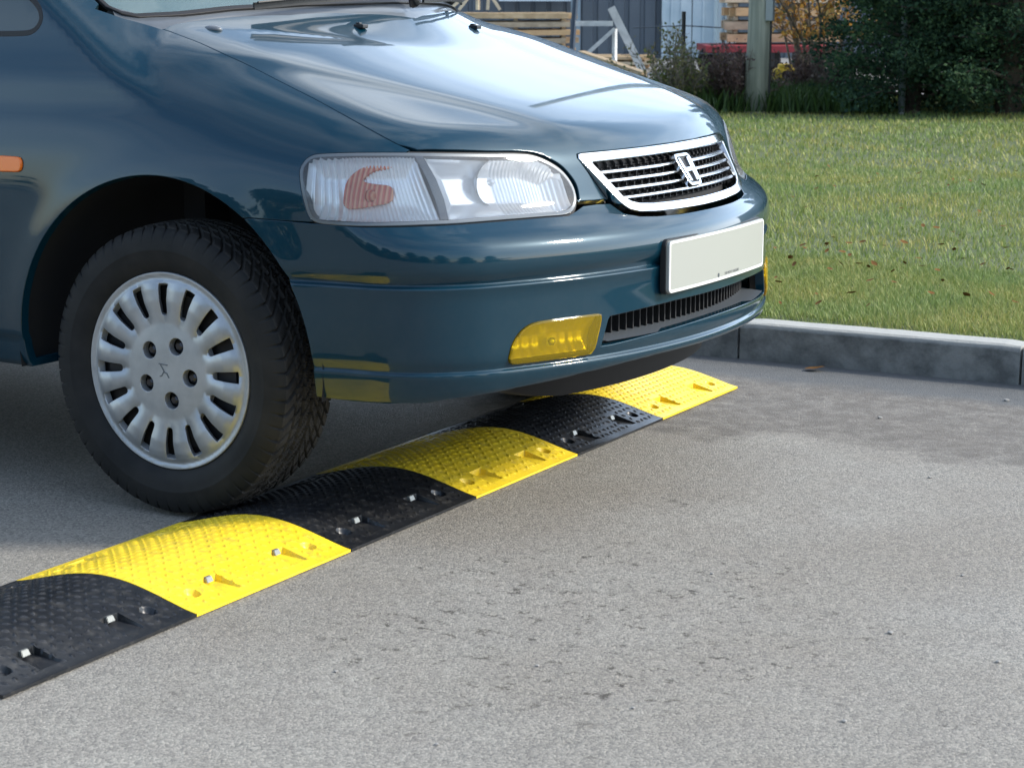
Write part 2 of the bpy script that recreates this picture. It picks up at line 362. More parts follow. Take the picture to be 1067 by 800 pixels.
# ================================================================ SETTING
CYARD = 21.5
def asphalt():
    m = mat('asphalt', (.2, .2, .2), .78, spec=.35); t, N, L, b = nodes(m); tc = N('ShaderNodeTexCoord'); O = tc.outputs['Object']
    def noise(sc, det=6, ro=.6, vec=O): n = N('ShaderNodeTexNoise'); n.inputs['Scale'].default_value = sc; n.inputs['Detail'].default_value = det; n.inputs['Roughness'].default_value = ro; L(vec, n.inputs[0]); return n.outputs[0]
    def ramp(v, a, b_, c1=(0, 0, 0), c2=(1, 1, 1)):
        r = N('ShaderNodeValToRGB'); r.color_ramp.elements[0].position = a; r.color_ramp.elements[1].position = b_; r.color_ramp.elements[0].color = (*c1, 1); r.color_ramp.elements[1].color = (*c2, 1); L(v, r.inputs[0]); return r.outputs[0]
    def mix(f, a, b_, bt='MIX'):
        x = N('ShaderNodeMix'); x.data_type = 'RGBA'; x.blend_type = bt
        for s, v in ((x.inputs[0], f), (x.inputs[6], a), (x.inputs[7], b_)):
            if isinstance(v, (int, float)): s.default_value = v
            elif isinstance(v, tuple): s.default_value = (*v, 1)
            else: L(v, s)
        return x.outputs[2]
    def math_(op, a, b_):
        x = N('ShaderNodeMath'); x.operation = op
        for s, v in zip(x.inputs, (a, b_)):
            if isinstance(v, (int, float)): s.default_value = v
            else: L(v, s)
        return x.outputs[0]
    base = mix(ramp(noise(1.3, 4), .3, .7), (.240, .228, .200), (.305, .292, .258))
    base = mix(ramp(noise(7, 5, .7), .35, .75), base, (.262, .246, .218))
    base = mix(math_('MULTIPLY', ramp(noise(.9, 6, .65), .42, .66), .45), base, (.215, .188, .150))
    # aggregate: pale and dark stones
    vo = N('ShaderNodeTexVoronoi'); vo.inputs['Scale'].default_value = 210; L(O, vo.inputs[0])
    stone = ramp(vo.outputs['Color'], .15, .95, (.50, .50, .51), (1.42, 1.41, 1.37)); base = mix(.75, base, mix(1., base, stone, 'MULTIPLY'))
    base = mix(ramp(noise(240, 3, .8), .66, .76), base, (.38, .38, .36))
    base = mix(ramp(noise(330, 3, .8), .60, .70), base, (.09, .09, .09))
    # pitted, dark worn spots
    sp0 = N('ShaderNodeSeparateXYZ'); L(O, sp0.inputs[0])
    def bell(s, c0, w0): return math_('POWER', math_('DIVIDE', math_('SUBTRACT', s, c0), w0), 2.)
    near = math_('SUBTRACT', 1., math_('MULTIPLY', math_('ADD', bell(sp0.outputs['X'], 1.20, .42), bell(sp0.outputs['Y'], -1.15, .50)), .5))
    wear = math_('ADD', math_('MULTIPLY', noise(2.9, 3, .5), .7), math_('MULTIPLY', math_('MAXIMUM', near, 0.), .30))
    pit = math_('MULTIPLY', ramp(noise(24, 8, .78), .570, .615), ramp(wear, .38, .52))
    base = mix(math_('MULTIPLY', pit, .92), base, (.062, .055, .046))
    # damp dirt in the gutter near the kerb (real edge of the puddle dirt: a noisy line about 1 m from the kerb)
    sp = N('ShaderNodeSeparateXYZ'); L(O, sp.inputs[0])
    y2 = math_('ADD', sp.outputs['Y'], math_('MULTIPLY', math_('SUBTRACT', noise(1.6, 8, .65), .5), 1.1))
    gut = N('ShaderNodeMapRange'); gut.inputs[1].default_value = .50; gut.inputs[2].default_value = .62; L(y2, gut.inputs[0])
    blot = ramp(noise(13, 8, .8), .40, .56); g = math_('MULTIPLY', gut.outputs[0], math_('ADD', math_('MULTIPLY', blot, .65), .35))
    base = mix(math_('MULTIPLY', g, .80), base, (.105, .092, .078))
    fl = math_('MULTIPLY', ramp(noise(1.1, 2), .3, .5), 1.)
    gut2 = N('ShaderNodeMapRange'); gut2.inputs[1].default_value = 1.22; gut2.inputs[2].default_value = 1.34; L(math_('ADD', sp.outputs['Y'], math_('MULTIPLY', math_('SUBTRACT', noise(4, 6, .6), .5), .25)), gut2.inputs[0])
    base = mix(math_('MULTIPLY', gut2.outputs[0], .8), base, (.10, .108, .112))
    L(base, b.inputs['Base Color'])
    h = math_('ADD', noise(260, 4, .8), math_('MULTIPLY', pit, -1.2)); h = math_('ADD', h, math_('MULTIPLY', vo.outputs['Distance'], -.9))
    bp = N('ShaderNodeBump'); bp.inputs['Strength'].default_value = .6; bp.inputs['Distance'].default_value = .003; L(h, bp.inputs['Height']); L(bp.outputs[0], b.inputs['Normal'])
    return m
M['asphalt'] = asphalt()
M['soil'] = noise_col(mat('soil', (.08, .06, .04), .95), (.06, .085, .03), (.10, .12, .045), 5, bump=.4, bscale=30)
M['gravel'] = noise_col(mat('yard_gravel', (.3, .3, .3), .9), (.20, .20, .20), (.30, .30, .29), 3, bump=.4, bscale=60)
KY = 1.578; KH = .115
def grid_sheet(name, x0, x1, y0, y1, z, m, kind='structure', n=(2, 2), zf=None):
    xs = np.linspace(x0, x1, n[0]); ys = np.linspace(y0, y1, n[1]); X, Y = np.meshgrid(xs, ys); Z = zf(X, Y) if zf else X * 0 + z
    V = np.stack([X.ravel(), Y.ravel(), Z.ravel()], 1); F = []
    for j in range(n[1] - 1):
        for i in range(n[0] - 1): a = j * n[0] + i; F.append((a, a + 1, a + n[0] + 1, a + n[0]))
    o = mesh(name, V, F, m, smooth=True); tag(o, kind=kind); return o
o = grid_sheet('road', -60, 60, -60, KY + .02, 0, M['asphalt']); o['label'] = 'worn grey asphalt road with dark damp dirt along the kerb'
def lawn_z(X, Y):
    b = KH - .02 + .012 * np.sin(X * 1.3 + Y * .7) + .01 * np.sin(X * .5 - Y * 1.1 + 2) - .004 * (Y - KY)
    far = np.clip((Y - 14) / 6, 0, 1); return np.where(Y < KY + .2, KH - .022, b * (1 - far) + .03 * far)
grid_sheet('lawn_soil', -60, 60, KY + .10, 400, 0, M['soil'], n=(160, 260), zf=lawn_z)['label'] = 'dark soil under the lawn'
# gravel yard beyond the lawn
p = [G(-1200, CYARD), G(2600, CYARD), G(2600, 120), G(-1200, 120)]
yd = mesh('yard', [(v.x, v.y, .075) for v in p], [(0, 1, 2, 3)], M['gravel']); tag(yd, 'pale grey gravel timber yard beyond the lawn', kind='structure')
# kerb: one structure, stones .9 m long with open joints
def kerb():
    prof = [(0, -.05), (.004, KH - .016), (.010, KH - .005), (.020, KH), (.108, KH), (.116, KH - .006), (.12, -.05)]
    V = []; F = []; x = .31 - .9 * 30
    while x < 30:
        a, b = x + .004, x + .896; xs = np.linspace(a, b, 19); base = len(V); dy = random.uniform(-.003, .003); dz = random.uniform(-.003, .003); n = len(prof)
        for i, xx in enumerate(xs):
            e = .004 if i in (0, len(xs) - 1) else 0
            for j, (py, pz) in enumerate(prof):
                q = random.gauss(0, .0004) if 0 < j < n - 1 else 0
                V.append((xx, KY + py + dy + e * (j < 3) + q, pz + dz * (j > 0) * (j < n - 1) - e * (0 < j < n - 1) + q))
        for i in range(len(xs) - 1):
            for j in range(n - 1): a0 = base + i * n + j; F.append((a0, a0 + n, a0 + n + 1, a0 + 1))
        F.append(tuple(base + j for j in range(n))); F.append(tuple(base + (len(xs) - 1) * n + j for j in range(n))[::-1])
        x += .9
    m = mat('kerb_concrete', (.3, .3, .3), .85); t, N, L, b = nodes(m); tc = N('ShaderNodeTexCoord'); O = tc.outputs['Object']
    n1 = N('ShaderNodeTexNoise'); n1.inputs['Scale'].default_value = 11; n1.inputs['Detail'].default_value = 8; n1.inputs['Roughness'].default_value = .65; L(O, n1.inputs[0])
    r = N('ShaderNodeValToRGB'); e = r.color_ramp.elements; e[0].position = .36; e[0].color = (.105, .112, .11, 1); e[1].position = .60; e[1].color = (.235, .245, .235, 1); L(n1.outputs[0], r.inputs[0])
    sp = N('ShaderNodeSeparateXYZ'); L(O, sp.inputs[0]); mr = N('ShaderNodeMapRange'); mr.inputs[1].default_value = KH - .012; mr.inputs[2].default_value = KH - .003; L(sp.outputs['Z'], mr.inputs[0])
    mx = N('ShaderNodeMix'); mx.data_type = 'RGBA'; L(mr.outputs[0], mx.inputs[0]); L(r.outputs[0], mx.inputs[6]); mx.inputs[7].default_value = (.36, .36, .33, 1)  # paler top over darker front face: sun and shade put into the colour
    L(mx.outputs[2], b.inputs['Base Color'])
    n2 = N('ShaderNodeTexNoise'); n2.inputs['Scale'].default_value = 90; n2.inputs['Detail'].default_value = 6; L(O, n2.inputs[0])
    bp = N('ShaderNodeBump'); bp.inputs['Strength'].default_value = .5; bp.inputs['Distance'].default_value = .004; L(n2.outputs[0], bp.inputs['Height']); L(bp.outputs[0], b.inputs['Normal'])
    o = mesh('kerb', V, F, m); tag(o, 'grey concrete kerb stones along the lawn, dirty front face coloured darker as in shade', kind='structure')
kerb()
# ---------------------------------------------------------------- grass
def blades(name, pts, hgt, wid, m, lean=.5, cols=None):
    n = len(pts); a = RNG.uniform(0, 2 * np.pi, n); d = np.stack([np.cos(a), np.sin(a), 0 * a], 1); s = np.stack([-np.sin(a), np.cos(a), 0 * a], 1)
    h = hgt * RNG.uniform(.45, 1.25, n)[:, None]; wv = wid * RNG.uniform(.7, 1.3, n)[:, None]; le = (lean * RNG.uniform(.1, 1.3, n))[:, None]
    up = np.array([0, 0, 1.]); p0 = pts - s * wv; p1 = pts + s * wv; mid = pts + up * h * .6 + d * h * le * .4; p2 = mid - s * wv * .7; p3 = mid + s * wv * .7; tip = pts + up * h + d * h * le
    V = np.stack([p0, p1, p2, p3, tip], 1).reshape(-1, 3); b = np.arange(n)[:, None] * 5
    me = bpy.data.meshes.new(name); me.vertices.add(len(V)); me.vertices.foreach_set('co', V.ravel())
    tri = np.concatenate([b + [0, 1, 3], b + [0, 3, 2], b + [2, 3, 4]], 1).reshape(-1, 3)
    me.loops.add(tri.size); me.loops.foreach_set('vertex_index', tri.ravel().astype(np.int32)); me.polygons.add(len(tri))
    me.polygons.foreach_set('loop_start', np.arange(0, tri.size, 3, dtype=np.int32)); me.polygons.foreach_set('loop_total', np.full(len(tri), 3, np.int32))
    cc = np.repeat(RNG.uniform(0, 1, n), 5); at = me.attributes.new('shade', 'FLOAT', 'POINT'); at.data.foreach_set('value', cc)
    me.update(); me.validate(); return link(name, me, m)
def leafmat(name, cols, trans=.3, rough=.5, big=None):
    m = mat(name, cols[0], rough, spec=.3); t, N, L, b = nodes(m); at = N('ShaderNodeAttribute'); at.attribute_name = 'shade'
    r = N('ShaderNodeValToRGB'); e = r.color_ramp.elements
    while len(e) < len(cols): e.new(.5)
    for i, c in enumerate(cols): e[i].position = i / (len(cols) - 1); e[i].color = (*c, 1)
    L(at.outputs['Fac'], r.inputs[0]); last = r.outputs[0]
    if big:
        tc = N('ShaderNodeTexCoord'); n = N('ShaderNodeTexNoise'); n.inputs['Scale'].default_value = big[0]; n.inputs['Detail'].default_value = 6; L(tc.outputs['Object'], n.inputs[0])
        rr = N('ShaderNodeMapRange'); rr.inputs[1].default_value = .38; rr.inputs[2].default_value = .62; L(n.outputs[0], rr.inputs[0])
        mx = N('ShaderNodeMix'); mx.data_type = 'RGBA'; L(rr.outputs[0], mx.inputs[0]); L(last, mx.inputs[6]); m3 = N('ShaderNodeMix'); m3.data_type = 'RGBA'; m3.blend_type = 'MULTIPLY'; m3.inputs[0].default_value = 1
        L(last, m3.inputs[6]); m3.inputs[7].default_value = (*big[1], 1); L(m3.outputs[2], mx.inputs[7]); last = mx.outputs[2]
    L(last, b.inputs['Base Color'])
    tl = N('ShaderNodeBsdfTranslucent'); L(last, tl.inputs[0]); ms = N('ShaderNodeMixShader'); ms.inputs[0].default_value = trans
    L(b.outputs[0], ms.inputs[1]); L(tl.outputs[0], ms.inputs[2]); L(ms.outputs[0], t.nodes['Material Output'].inputs[0]); return m
M['grass'] = leafmat('grass', [(.12, .19, .05), (.17, .255, .07), (.22, .30, .09), (.31, .34, .13)], .35, .55, (1.2, (1.5, 1.15, 1.1)))  # broad noise patches tinted warmer and brighter as sunlit grass
def lawn_pts(n, x0, x1, y0, y1):
    x = RNG.uniform(x0, x1, n); y = RNG.uniform(y0, y1, n); z = lawn_z(x, y); return np.stack([x, y, z - .003], 1)
g = [lawn_pts(80000, -.9, 1.9, KY + .115, 3.4), lawn_pts(20000, -3.5, -.9, KY + .12, 3.4), lawn_pts(20000, 1.9, 4.5, KY + .12, 3.4)]
o = blades('lawn', np.vstack(g), .026, .0015, M['grass'], .9); tag(o, 'short green lawn with a few yellowed blades behind the kerb', kind='stuff')
g = [lawn_pts(90000, -4.5, 3.5, 3.4, 8)]; blades('lawn_far', np.vstack(g), .032, .0028, M['grass'], .9); o = bpy.data.objects['lawn_far']
g2 = lawn_pts(110000, -11, 5, 8, 19); o2 = blades('lawn_back', g2, .038, .0055, M['grass'], .8)
for q in (o, o2): tag(q, 'green lawn stretching back to the hedge', kind='stuff')
q = lawn_pts(9000, -14, 4, 16.2, 19.5); q = q[(((q[:, 0] - CAM.x) * FWD_H.x + (q[:, 1] - CAM.y) * FWD_H.y) < CYARD + .3)]
# taller grass in front of the shrubs, along picture columns 680..900
tp = []
for k in range(9000):
    px = random.uniform(660, 930); D = random.uniform(18.6, 21.8); v = G(px, D); tp.append((v.x, v.y, .06))
M['tallgrass'] = leafmat('tall_grass', [(.03, .06, .018), (.05, .10, .025), (.08, .13, .035)], .35)
o = blades('tall_grass', np.array(tp), .20, .010, M['tallgrass'], .6); tag(o, 'taller darker grass along the back edge of the lawn', kind='stuff')
# fallen leaves, each its own little curled leaf
M['dead'] = noise_col(mat('dead_leaf', (.2, .1, .05), .85, spec=.1), (.09, .045, .018), (.22, .11, .035), 30)
def leaf_mesh():
    V = []; F = []; n = 5
    for i in range(n + 1):
        t = i / n; wv = .5 * math.sin(math.pi * min(.97, t * .9 + .08)) ** .8
        for k, s in enumerate((-1, 0, 1)): V.append((t - .5, s * wv * .62, .22 * t * t + .16 * abs(s) * wv + .02 * math.sin(9 * t)))
    for i in range(n):
        for k in range(2): a = i * 3 + k; F.append((a, a + 1, a + 4, a + 3))
    me = bpy.data.meshes.new('fallen_leaf'); me.from_pydata(V, [], F); me.polygons.foreach_set('use_smooth', [True] * len(F)); me.materials.append(M['dead']); return me
lm = leaf_mesh()
for i in range(85):
    for _ in range(50):
        D = random.choice([random.uniform(6.6, 8.5), random.uniform(8, 13)]); v = G(random.uniform(800, 1090), D)
        if v.y > KY + .2: break
    o = bpy.data.objects.new('fallen_leaf', lm); C.objects.link(o); o.location = (v.x, v.y, float(lawn_z(np.array(v.x), np.array(v.y))) + .026)
    s = random.uniform(.018, .036); o.scale = (s, s, s); o.rotation_euler = (random.uniform(-.5, .5), random.uniform(-.4, .4), random.uniform(0, 6.3))
    tag(o, 'brown curled fallen leaf lying in the grass', 'leaf', 'fallen leaves on the lawn')
o = bpy.data.objects.new('fallen_leaf', lm); C.objects.link(o); o.location = (.60, 1.50, .006); o.scale = (.06, .06, .04); o.rotation_euler = (0, 0, .3); tag(o, 'pale dry leaf on the road at the foot of the kerb', 'leaf')
# pebbles on the road
M['pebble'] = noise_col(mat('pebble', (.4, .4, .38), .8), (.22, .21, .20), (.38, .37, .34), 20)
def ground(px, py):
    d = (FWD_H * math.cos(PITCH) - Vector((0, 0, math.sin(PITCH)))) * 2120 + RIGHT * (px - 533.5) + (Vector((0, 0, math.cos(PITCH))) + FWD_H * math.sin(PITCH)) * (400 - py)
    return CAM - d * (CAM.z / d.z)
bm = bmesh.new(); bmesh.ops.create_icosphere(bm, subdivisions=2, radius=1)
for v in bm.verts: v.co *= random.uniform(.75, 1.15); v.co.z *= .62
pm = bpy.data.meshes.new('pebble'); bm.to_mesh(pm); bm.free(); pm.materials.append(M['pebble'])
for px, py, s in ((928, 660, .006), (917, 436, .007), (1049, 418, .008), (969, 498, .005), (455, 776, .004), (660, 738, .004), (1040, 690, .005), (560, 694, .004), (1003, 600, .004), (742, 598, .004), (350, 700, .004), (880, 752, .005)):
    v = ground(px, py); o = bpy.data.objects.new('pebble', pm); C.objects.link(o); o.location = (v.x, v.y, s * .4); o.scale = (s, s, s * .9); o.rotation_euler = (0, 0, px)
    tag(o, 'tiny pale pebble lying on the asphalt road', 'pebble', 'pebbles scattered on the road')
# ================================================================ SPEED HUMP: modules lie side by side, each a thing
BX0, BX1 = .062, .508; BW = BX1 - BX0; BL = .512; YB = [-1.932, -1.420, -.907, -.393, .108, .606, 1.118]
def prof(u): s = np.clip(u / BW, 0, 1); return .008 + .043 * np.sin(np.pi * s) ** 1.25
def module_mesh():
    nu, nv = 216, 236; us = np.linspace(0, BW, nu); vs = np.linspace(.0012, BL - .0012, nv); U, Vv = np.meshgrid(us, vs); Z = prof(U)
    pads = np.zeros_like(Z); px, py = .0215, .0235
    for oy, sx in ((0, 1), (.5, -1)):
        a = (U / px + oy) ; b = (Vv / py); ia = np.floor(a); ib = np.floor(b); du = (a - ia - .5) * px; dv = (b - ib - .5) * py - 0
        par = np.where((ia + ib) % 2 == 0, 1, -1); 
        if oy: continue
        c_, s_ = math.cos(.7), math.sin(.7); p_ = du * c_ + dv * s_ * par; q_ = -du * s_ * par + dv * c_
        r = np.sqrt((p_ / .0062) ** 2 + (q_ / .0025) ** 2); pads = np.maximum(pads, .0024 * np.clip((1.25 - r) / .45, 0, 1))
    edge = np.clip(np.minimum(np.minimum(U - .02, BW - .02 - U), np.minimum(Vv - .008, BL - .008 - Vv)) / .003, 0, 1)
    flat = np.ones_like(Z)
    for side in (0, 1):
        u_ = BW - U if side == 0 else U            # side 0: front half
        for cv in (.145, .367):
            x = u_; inn = np.abs(Vv - cv) < .026
            fl = .0105 + (x - .028) * .09           # ramp rising towards the reflector
            ins = inn & (x > .026) & (x < .088)
            lim = np.where(ins, fl, 1); Z = np.minimum(Z, lim); flat = np.where(ins | (inn & (x > .018) & (x < .10) & (np.abs(Vv - cv) < .034)), 0, flat)
        for cv in (.065, .447):
            r = np.hypot(u_ - .062, Vv - cv); Z = Z - .012 * np.clip((.0165 - r) / .003, 0, 1); flat = np.where(r < .024, 0, flat)
            Z = Z + .004 * np.clip((.007 - r) / .002, 0, 1)
    m_ = (np.abs(Vv - .255) < .05) & (np.abs(BW - U - .06) < .010); flat = np.where(m_, 0, flat)
    Z = Z + pads * edge * flat
    V = np.stack([U.ravel(), Vv.ravel(), Z.ravel()], 1).tolist(); F = []
    for j in range(nv - 1):
        for i in range(nu - 1): a = j * nu + i; F.append((a, a + 1, a + nu + 1, a + nu))
    ring = [j * nu for j in range(nv)][::-1] + list(range(nu)) + [j * nu + nu - 1 for j in range(nv)] + [(nv - 1) * nu + i for i in range(nu)][::-1]
    ring = [r for k, r in enumerate(ring) if r != ring[k - 1]]
    b0 = len(V)
    for r in ring: V.append((V[r][0], V[r][1], .0025))
    n = len(ring)
    for k in range(n): F.append((ring[k], b0 + k, b0 + (k + 1) % n, ring[(k + 1) % n]))
    me = bpy.data.meshes.new('hump_module'); me.from_pydata(V, [], F); me.validate()
    me.polygons.foreach_set('use_smooth', [True] * len(me.polygons)); me.set_sharp_from_angle(angle=math.radians(50)); return me
def rubber(name, c1, c2, rough, wear, spec=.5):
    m = mat(name, c1, rough, spec=spec); t, N, L, b = nodes(m); tc = N('ShaderNodeTexCoord'); O = tc.outputs['Object']
    n = N('ShaderNodeTexNoise'); n.inputs['Scale'].default_value = 14; n.inputs['Detail'].default_value = 8; n.inputs['Roughness'].default_value = .7; L(O, n.inputs[0])
    r = N('ShaderNodeValToRGB'); r.color_ramp.elements[0].position = .35; r.color_ramp.elements[1].position = .7; r.color_ramp.elements[0].color = (*c1, 1); r.color_ramp.elements[1].color = (*c2, 1); L(n.outputs[0], r.inputs[0])
    n2 = N('ShaderNodeTexNoise'); n2.inputs['Scale'].default_value = 300; n2.inputs['Detail'].default_value = 3; L(O, n2.inputs[0])
    bp = N('ShaderNodeBump'); bp.inputs['Strength'].default_value = .35; bp.inputs['Distance'].default_value = .0006; L(n2.outputs[0], bp.inputs['Height']); L(bp.outputs[0], b.inputs['Normal'])
    n3 = N('ShaderNodeTexNoise'); n3.inputs['Scale'].default_value = 5; n3.inputs['Detail'].default_value = 6; L(O, n3.inputs[0]); mr = N('ShaderNodeMapRange'); mr.inputs[1].default_value = .3; mr.inputs[2].default_value = .7; mr.inputs[3].default_value = rough - .1; mr.inputs[4].default_value = rough + .14
    L(n3.outputs[0], mr.inputs[0]); L(mr.outputs[0], b.inputs['Roughness'])
    last = r.outputs[0]
    if wear:
        w1 = N('ShaderNodeTexNoise'); w1.inputs['Scale'].default_value = 38; w1.inputs['Detail'].default_value = 8; w1.inputs['Roughness'].default_value = .75; L(O, w1.inputs[0])
        w2 = N('ShaderNodeMapRange'); w2.inputs[1].default_value = .50; w2.inputs[2].default_value = .70; w2.inputs[4].default_value = .75; L(w1.outputs[0], w2.inputs[0])
        mx = N('ShaderNodeMix'); mx.data_type = 'RGBA'; L(w2.outputs[0], mx.inputs[0]); L(last, mx.inputs[6]); mx.inputs[7].default_value = (*wear, 1); last = mx.outputs[2]
    L(last, b.inputs['Base Color']); return m
M['yel'] = rubber('yellow_rubber', (.84, .58, .022), (.90, .67, .035), .42, (.42, .30, .06))
M['blk'] = rubber('black_rubber', (.008, .009, .011), (.016, .018, .021), .33, (.06, .057, .052), .5)
M['cat'] = mat('reflector_bead', (.20, .205, .19), .4, .6, .1)
mm = module_mesh()
def reflector_mesh():
    bm = bmesh.new()
    vs = [(-.004, -.012, -.004), (.009, -.012, -.004), (.009, .012, -.004), (-.004, .012, -.004), (-.006, -.011, .009), (.003, -.010, .009), (.003, .010, .009), (-.006, .011, .009)]
    b = [bm.verts.new(v) for v in vs]
    for f in ((0, 3, 2, 1), (4, 5, 6, 7), (0, 1, 5, 4), (1, 2, 6, 5), (2, 3, 7, 6), (3, 0, 4, 7)): bm.faces.new([b[i] for i in f])
    bmesh.ops.bevel(bm, geom=bm.edges[:], offset=.0012, segments=2, affect='EDGES'); me = bpy.data.meshes.new('reflector'); bm.to_mesh(me); bm.free(); me.materials.append(M['cat']); return me
rm = reflector_mesh()
mm.materials.append(M['yel'])
names = ['black hump module cut off by the lower left corner of the photo', 'bright yellow hump module in front of the tyre, nearest the camera of the yellow ones',
         'black hump module with dusty scuffed patch, under the front of the tyre', 'shaded yellow hump module under the middle of the bumper, second yellow from the camera',
         'black hump module between the shaded yellow one and the farthest yellow one', 'farthest yellow hump module, the last one before the kerb']
for k in range(6):
    e = empty('speed_hump_module', (BX0, YB[k], 0)); tag(e, names[k], 'speed hump module', 'alternating black and yellow speed hump modules')
    o = bpy.data.objects.new('rubber_body', mm); C.objects.link(o); o.parent = e; o.scale = (1, (YB[k + 1] - YB[k]) / BL, 1)
    o.material_slots[0].link = 'OBJECT'; o.material_slots[0].material = M['yel'] if k % 2 else M['blk']
    for cv in (.145, .367):
        for side in (0,):
            if k in (3, 5) : continue
            r = bpy.data.objects.new('reflector', rm); C.objects.link(r); r.parent = e
            u = BW - .086 if side == 0 else .086; r.location = (u, cv * (YB[k + 1] - YB[k]) / BL, .0240); r.scale = (.8, .85, .8)
# rounded black end piece just peeping out past the last yellow module
def end_piece():
    n = 60; V = []; F = []; Lg = .035
    for j in range(9):
        t = j / 8; k = math.sqrt(max(0, 1 - (t * .98) ** 2))
        for i in range(n):
            u = BW * i / (n - 1); uc = BW / 2 + (u - BW / 2) * (.35 + .65 * k) * .985; V.append((uc, t * Lg, max(.003, float(prof(np.array(u))) * (.25 + .75 * k) - .0025)))
    for j in range(8):
        for i in range(n - 1): a = j * n + i; F.append((a, a + 1, a + n + 1, a + n))
    b0 = len(V)
    ring = [j * n for j in range(8, 0, -1)] + list(range(n)) + [j * n + n - 1 for j in range(1, 9)] + [8 * n + i for i in range(n - 2, 0, -1)]
    for r in ring: V.append((V[r][0], V[r][1], .001))
    for k in range(len(ring)): F.append((ring[k], b0 + k, b0 + (k + 1) % len(ring), ring[(k + 1) % len(ring)]))
    o = mesh('hump_end_piece', V, F, M['blk'], smooth=True); o.location = (BX0, YB[6], 0); tag(o, 'thin black end strip closing the hump beyond the farthest yellow module', 'end strip')
end_piece()
# ================================================================ CAR
car = empty('minivan', (0, 0, 0)); tag(car, 'dark teal blue minivan with its front wheel against the speed hump', 'car')
P_ = M['paint']
# ---- outlines (2-D surface coordinates, near side; mirrored for the far side)
HL = resample(interp_loop([(-1.035,.781),(-1.032,.793),(-1.023,.806),(-1.005,.813),(-.947,.817),(-.882,.818),(-.831,.817),(-.76,.813),(-.692,.809),(-.616,.805),(-.575,.798),(-.534,.781),(-.504,.761),(-.483,.733),(-.479,.706),(-.494,.687),(-.52,.680),(-.573,.680),(-.666,.680),(-.759,.679),(-.815,.679),(-.911,.677),(-.965,.677),(-.995,.679),(-1.012,.690),(-1.023,.723),(-1.031,.756)]), .008)
HLi = offset_loop(HL, -.004)
FOG = resample(interp_loop([(-.663,.393),(-.657,.420),(-.646,.441),(-.630,.456),(-.604,.4635),(-.53,.4645),(-.464,.464),(-.457,.459),(-.457,.450),(-.466,.42),(-.474,.395),(-.480,.388),(-.490,.384),(-.57,.3845),(-.650,.3845),(-.660,.387)]), .006)
INT = [(-.456,.394),(-.432,.459),(-.33,.464),(-.21,.468),(-.10,.468),(0,.468)]; INTb = [(-.1,.407),(-.21,.404),(-.33,.399),(-.42,.394)]
INT = resample(np.array(INT + [(-a, b) for a, b in INT[:-1]][::-1] + [(-a, b) for a, b in INTb][::-1] + [(0, .408)] + INTb), .012)
def arc(cx, cz, r, a0, a1, n): return [(cx + r * math.cos(math.radians(a0 + (a1 - a0) * i / (n - 1))), cz + r * math.sin(math.radians(a0 + (a1 - a0) * i / (n - 1)))) for i in range(n)]
def rc(xz):   # side coordinates -> cyl coordinates (near side)
    return to_cyl(fam('right', np.array(xz, float)))
# bumper: along the arch, beneath the lamp, under the grille, mirrored
arch_b = arc(0, .36, .399, -7, 52.6, 16)
e1 = rc(arch_b + [(.262, .678)])
top = [(-1.03, .6745), (-.99, .6735), (-.911, .6715), (-.815, .6735), (-.70, .6745), (-.573, .675), (-.512, .674), (-.483, .682), (-.462, .689), (-.42, .690), (-.375, .688), (-.352, .668), (-.31, .659), (-.25, .655), (-.16, .6525), (-.08, .652), (0, .652)]
half = list(map(tuple, e1)) + top
botz = lambda a: .3135 + 0 * a
bo = half + [(-a, b) for a, b in half[:-1]][::-1]
ab = np.linspace(-half[0][0], half[0][0], 90)
Pb = []
for a in ab:
    x = CX + math.cos(a / CR) * .72; Pb.append((a, .3075 + .05 * min(1, max(0, (x - .62) / .28))))
def bump_bottom():
    out = []
    for a in ab:     # lowest point where the skin is still facing outwards
        zc = np.linspace(.30, .40, 60); X = fam('cyl', np.stack([zc * 0 + a, zc], 1)); n = nrm(X); ok = n[:, 2] > -.72; i = int(np.argmax(ok)); out.append((a, zc[i]))
    zs = [q[1] for q in out]; return [(q[0], float(np.median(zs[max(0, k - 6):k + 7]))) for k, q in enumerate(out)]
bb = bump_bottom()[3:-3]
BUMP = densify(np.array(bo + bb), .012)
rows = np.array([(a, z) for z in (.3685, .3700, .3709, .3716, .3724, .3732, .3745, .377, .383, .390, .546, .5490, .5502, .5510, .5518, .5527, .554, .557, .563, .570, .578) for a in np.arange(-1.15, 1.15, .009)])
bumper = panel('bumper', S('cyl'), [BUMP, offset_loop(FOG, .004), mir(offset_loop(FOG, .004)), INT], P_, car, .012, .02, .002, extra=rows)
# fender
arch_f = arc(0, .36, .399, 190, 53.5, 40)
hl3 = fam('cyl', offset_loop(HL, .0035)); hlxz = hl3[:, [0, 2]]
# part of the lamp outline from its lower rear corner up and over to the shut line
k0 = int(np.argmin(np.hypot(hlxz[:, 0] - .400, hlxz[:, 1] - .682))); k1 = int(np.argmin(np.hypot(hlxz[:, 0] - .560, hlxz[:, 1] - .822)))
n_ = len(hlxz); seq1 = [hlxz[(k0 + i) % n_] for i in range((k1 - k0) % n_ + 1)]; seq2 = [hlxz[(k0 - i) % n_] for i in range((k0 - k1) % n_ + 1)]
seq = seq1 if min(s[0] for s in seq1) < min(s[0] for s in seq2) - .001 or len(seq1) < len(seq2) else seq2
shut = [(.566,.8235),(.474,.863),(.355,.908),(.229,.951),(.108,.993),(-.011,1.030),(-.135,1.061)]
shut = interp_loop(shut, False, 6)
